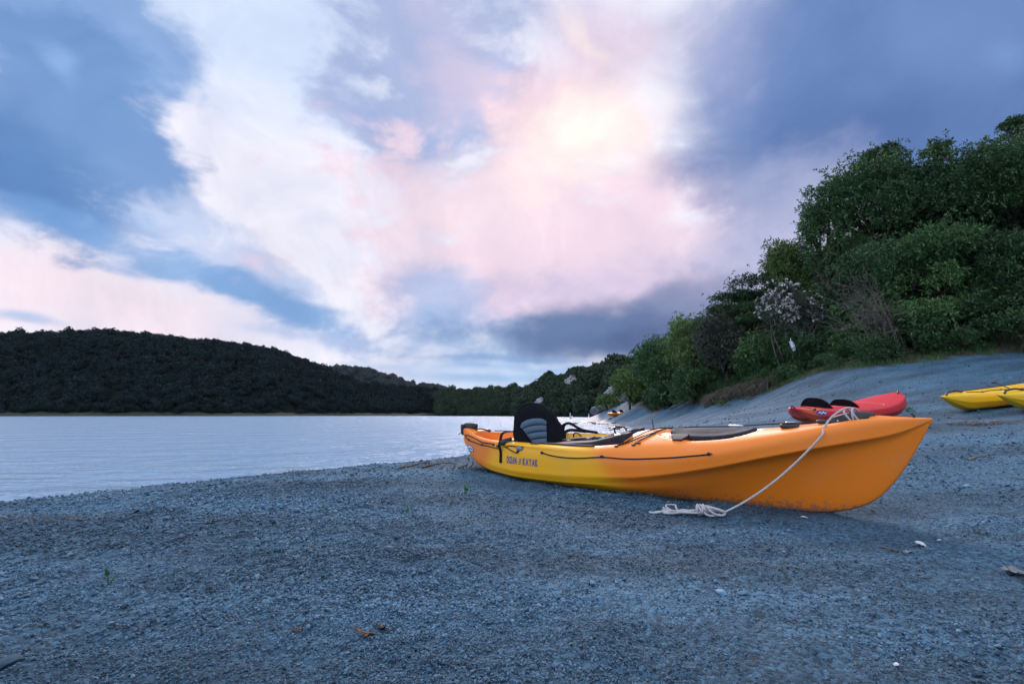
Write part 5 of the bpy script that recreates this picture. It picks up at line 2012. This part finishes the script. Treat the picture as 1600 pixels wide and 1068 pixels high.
weed('small green weed on the sand behind the red bow', 7.06, 8.75, 30, .16, 1, 'green_mid')
weed('light green tuft on the sand below the dry grass', 8.85, 20.6, 60, .32, 2)
weed('pale tuft right of the light green one below the dry grass', 8.9, 18.2, 40, .26, 3, 'straw')
weed('straw tuft low on the sand between the bank and the water', 8.55, 19.5, 30, .2, 4, 'straw')

# ------------------------------------------------------------------ rocks at the far end of the beach
_rr = np.random.default_rng(19)
stone('shore_rock', 'tallest grey rock at the water end of the bank', 10.3, 57.5, (1.2, .9, .95), 31, M['rock'], None, .25)
for i, (x, y, sx_, sz_) in enumerate(((11.3, 57, .8, .5), (12.2, 56, .9, .55), (12.9, 55, 1.0, .75), (13.6, 53, 1.1, .8), (12.2, 52.5, .7, .45), (13.0, 50, 1.0, .6), (13.4, 48, 1.0, .8), (12.6, 47, .7, .5), (11.6, 54, .6, .35), (13.8, 46, 1.1, .9), (12.9, 44.5, .8, .55))):
    stone('shore_rock', 'dark jumbled rock in the line along the foot of the bank behind the orange kayak', x, y, (sx_, sx_ * .8, sz_), 40 + i, M['rock'], 'rocks along the foot of the far bank', .25)
for i in range(46):
    t = _rr.random()
    y = 12.5 + 30 * t ** 1.3
    xs = np.interp(y, SHORE[:, 1], SHORE[:, 0])
    x = xs + _rr.normal() * .35 - .1
    r = _rr.uniform(.05, .16)
    stone('beach_stone', 'dark wet stone strewn along the far water line behind the kayak', x, y, (r * 1.5, r, r * .55), 60 + i % 7, M['wet_rock'], 'stones along the far water line', .3, max(gz(x, y), -.02))
for lab, x, y, s_ in (('dark rock breaking the water just right of the seat', 4.5, 37, (.55, .25, .12)), ('low rock in the water left of the orange kayak', 6.6, 43, (.6, .3, .10)),
                      ('round dark rock in the shallows before the orange kayak', 6.1, 36.5, (.28, .2, .16)), ('smallest dark rock in the shallows before the orange kayak', 6.75, 36, (.3, .2, .08))):
    stone('shallow_rock', lab, x, y, s_, int(x * 7), M['wet_rock'], None, .35, 0.0)


def marker_post(label, x, y, h, r, dark):
    root = empty('marker_post', (x, y, -.4))
    tag(root, label, 'post')
    MB().tube([(0, 0, 0), (0, 0, .4 + h * .35), (0.02, 0, .4 + h)], [r * 1.1, r, r * .7], 10).build('post', M['white_thing'], root)
    MB().tube([(0, 0, 0), (0, 0, .4 + h * dark)], r * 1.35, 10).build('base', M['wet_rock'], root)


marker_post('tallest thin pale post standing in the far shallows right of the seat', 9.75, 82, 1.05, .06, .3)
marker_post('shorter pale post close beside the tallest thin one', 10.2, 83, .6, .07, .25)
marker_post('single white post in the far shallows left of the tallest grey rock', 15.7, 100, .9, .08, .1)


def hung_sheet():
    """White folded sheet caught in the shrub."""
    P = []
    for i in range(8):
        v = i / 7
        P.append([((u - .5) * (.17 - .09 * v) + .09 * v, .035 * math.sin(u * 9 + v * 2), .36 * (1 - v) - .04 * abs(u - .4)) for u in np.linspace(0, 1, 9)])
    b = MB().grid(P)
    b.grid([[(p[0] + .004, p[1] + .012, p[2]) for p in row] for row in P], flip=True)
    b.tube([(-.02, 0, .34), (-.01, .02, .46)], .012, 6)
    o = b.build('white_sheet', M['white_thing'])
    o.location = (10.38, 17.75, 3.02)
    tag(o, 'small folded white sheet hanging in the shrubs below the white blossom', 'sheet')


hung_sheet()


# ------------------------------------------------------------------ thin evening air
def make_haze():
    x0, x1, y0, y1, z0, z1 = -1500.0, 1500.0, -400.0, 2100.0, -6.0, 260.0
    v = [(x, y, z) for z in (z0, z1) for y in (y0, y1) for x in (x0, x1)]
    f = [(0, 2, 3, 1), (4, 5, 7, 6), (0, 1, 5, 4), (2, 6, 7, 3), (0, 4, 6, 2), (1, 3, 7, 5)]
    m_ = bpy.data.materials.new('evening_air')
    m_.use_nodes = True
    k = Nodes(m_.node_tree)
    k.n.clear()
    pv = k.new('ShaderNodeVolumePrincipled')
    pv.inputs['Color'].default_value = (0.70, 0.84, 1.0, 1.0)
    pv.inputs['Density'].default_value = 0.000013
    out = k.new('ShaderNodeOutputMaterial')
    k.l.new(pv.outputs[0], out.inputs['Volume'])
    o = link('haze', mesh_from('haze', np.array(v), f, False), m_)
    stuff(o)


make_haze()
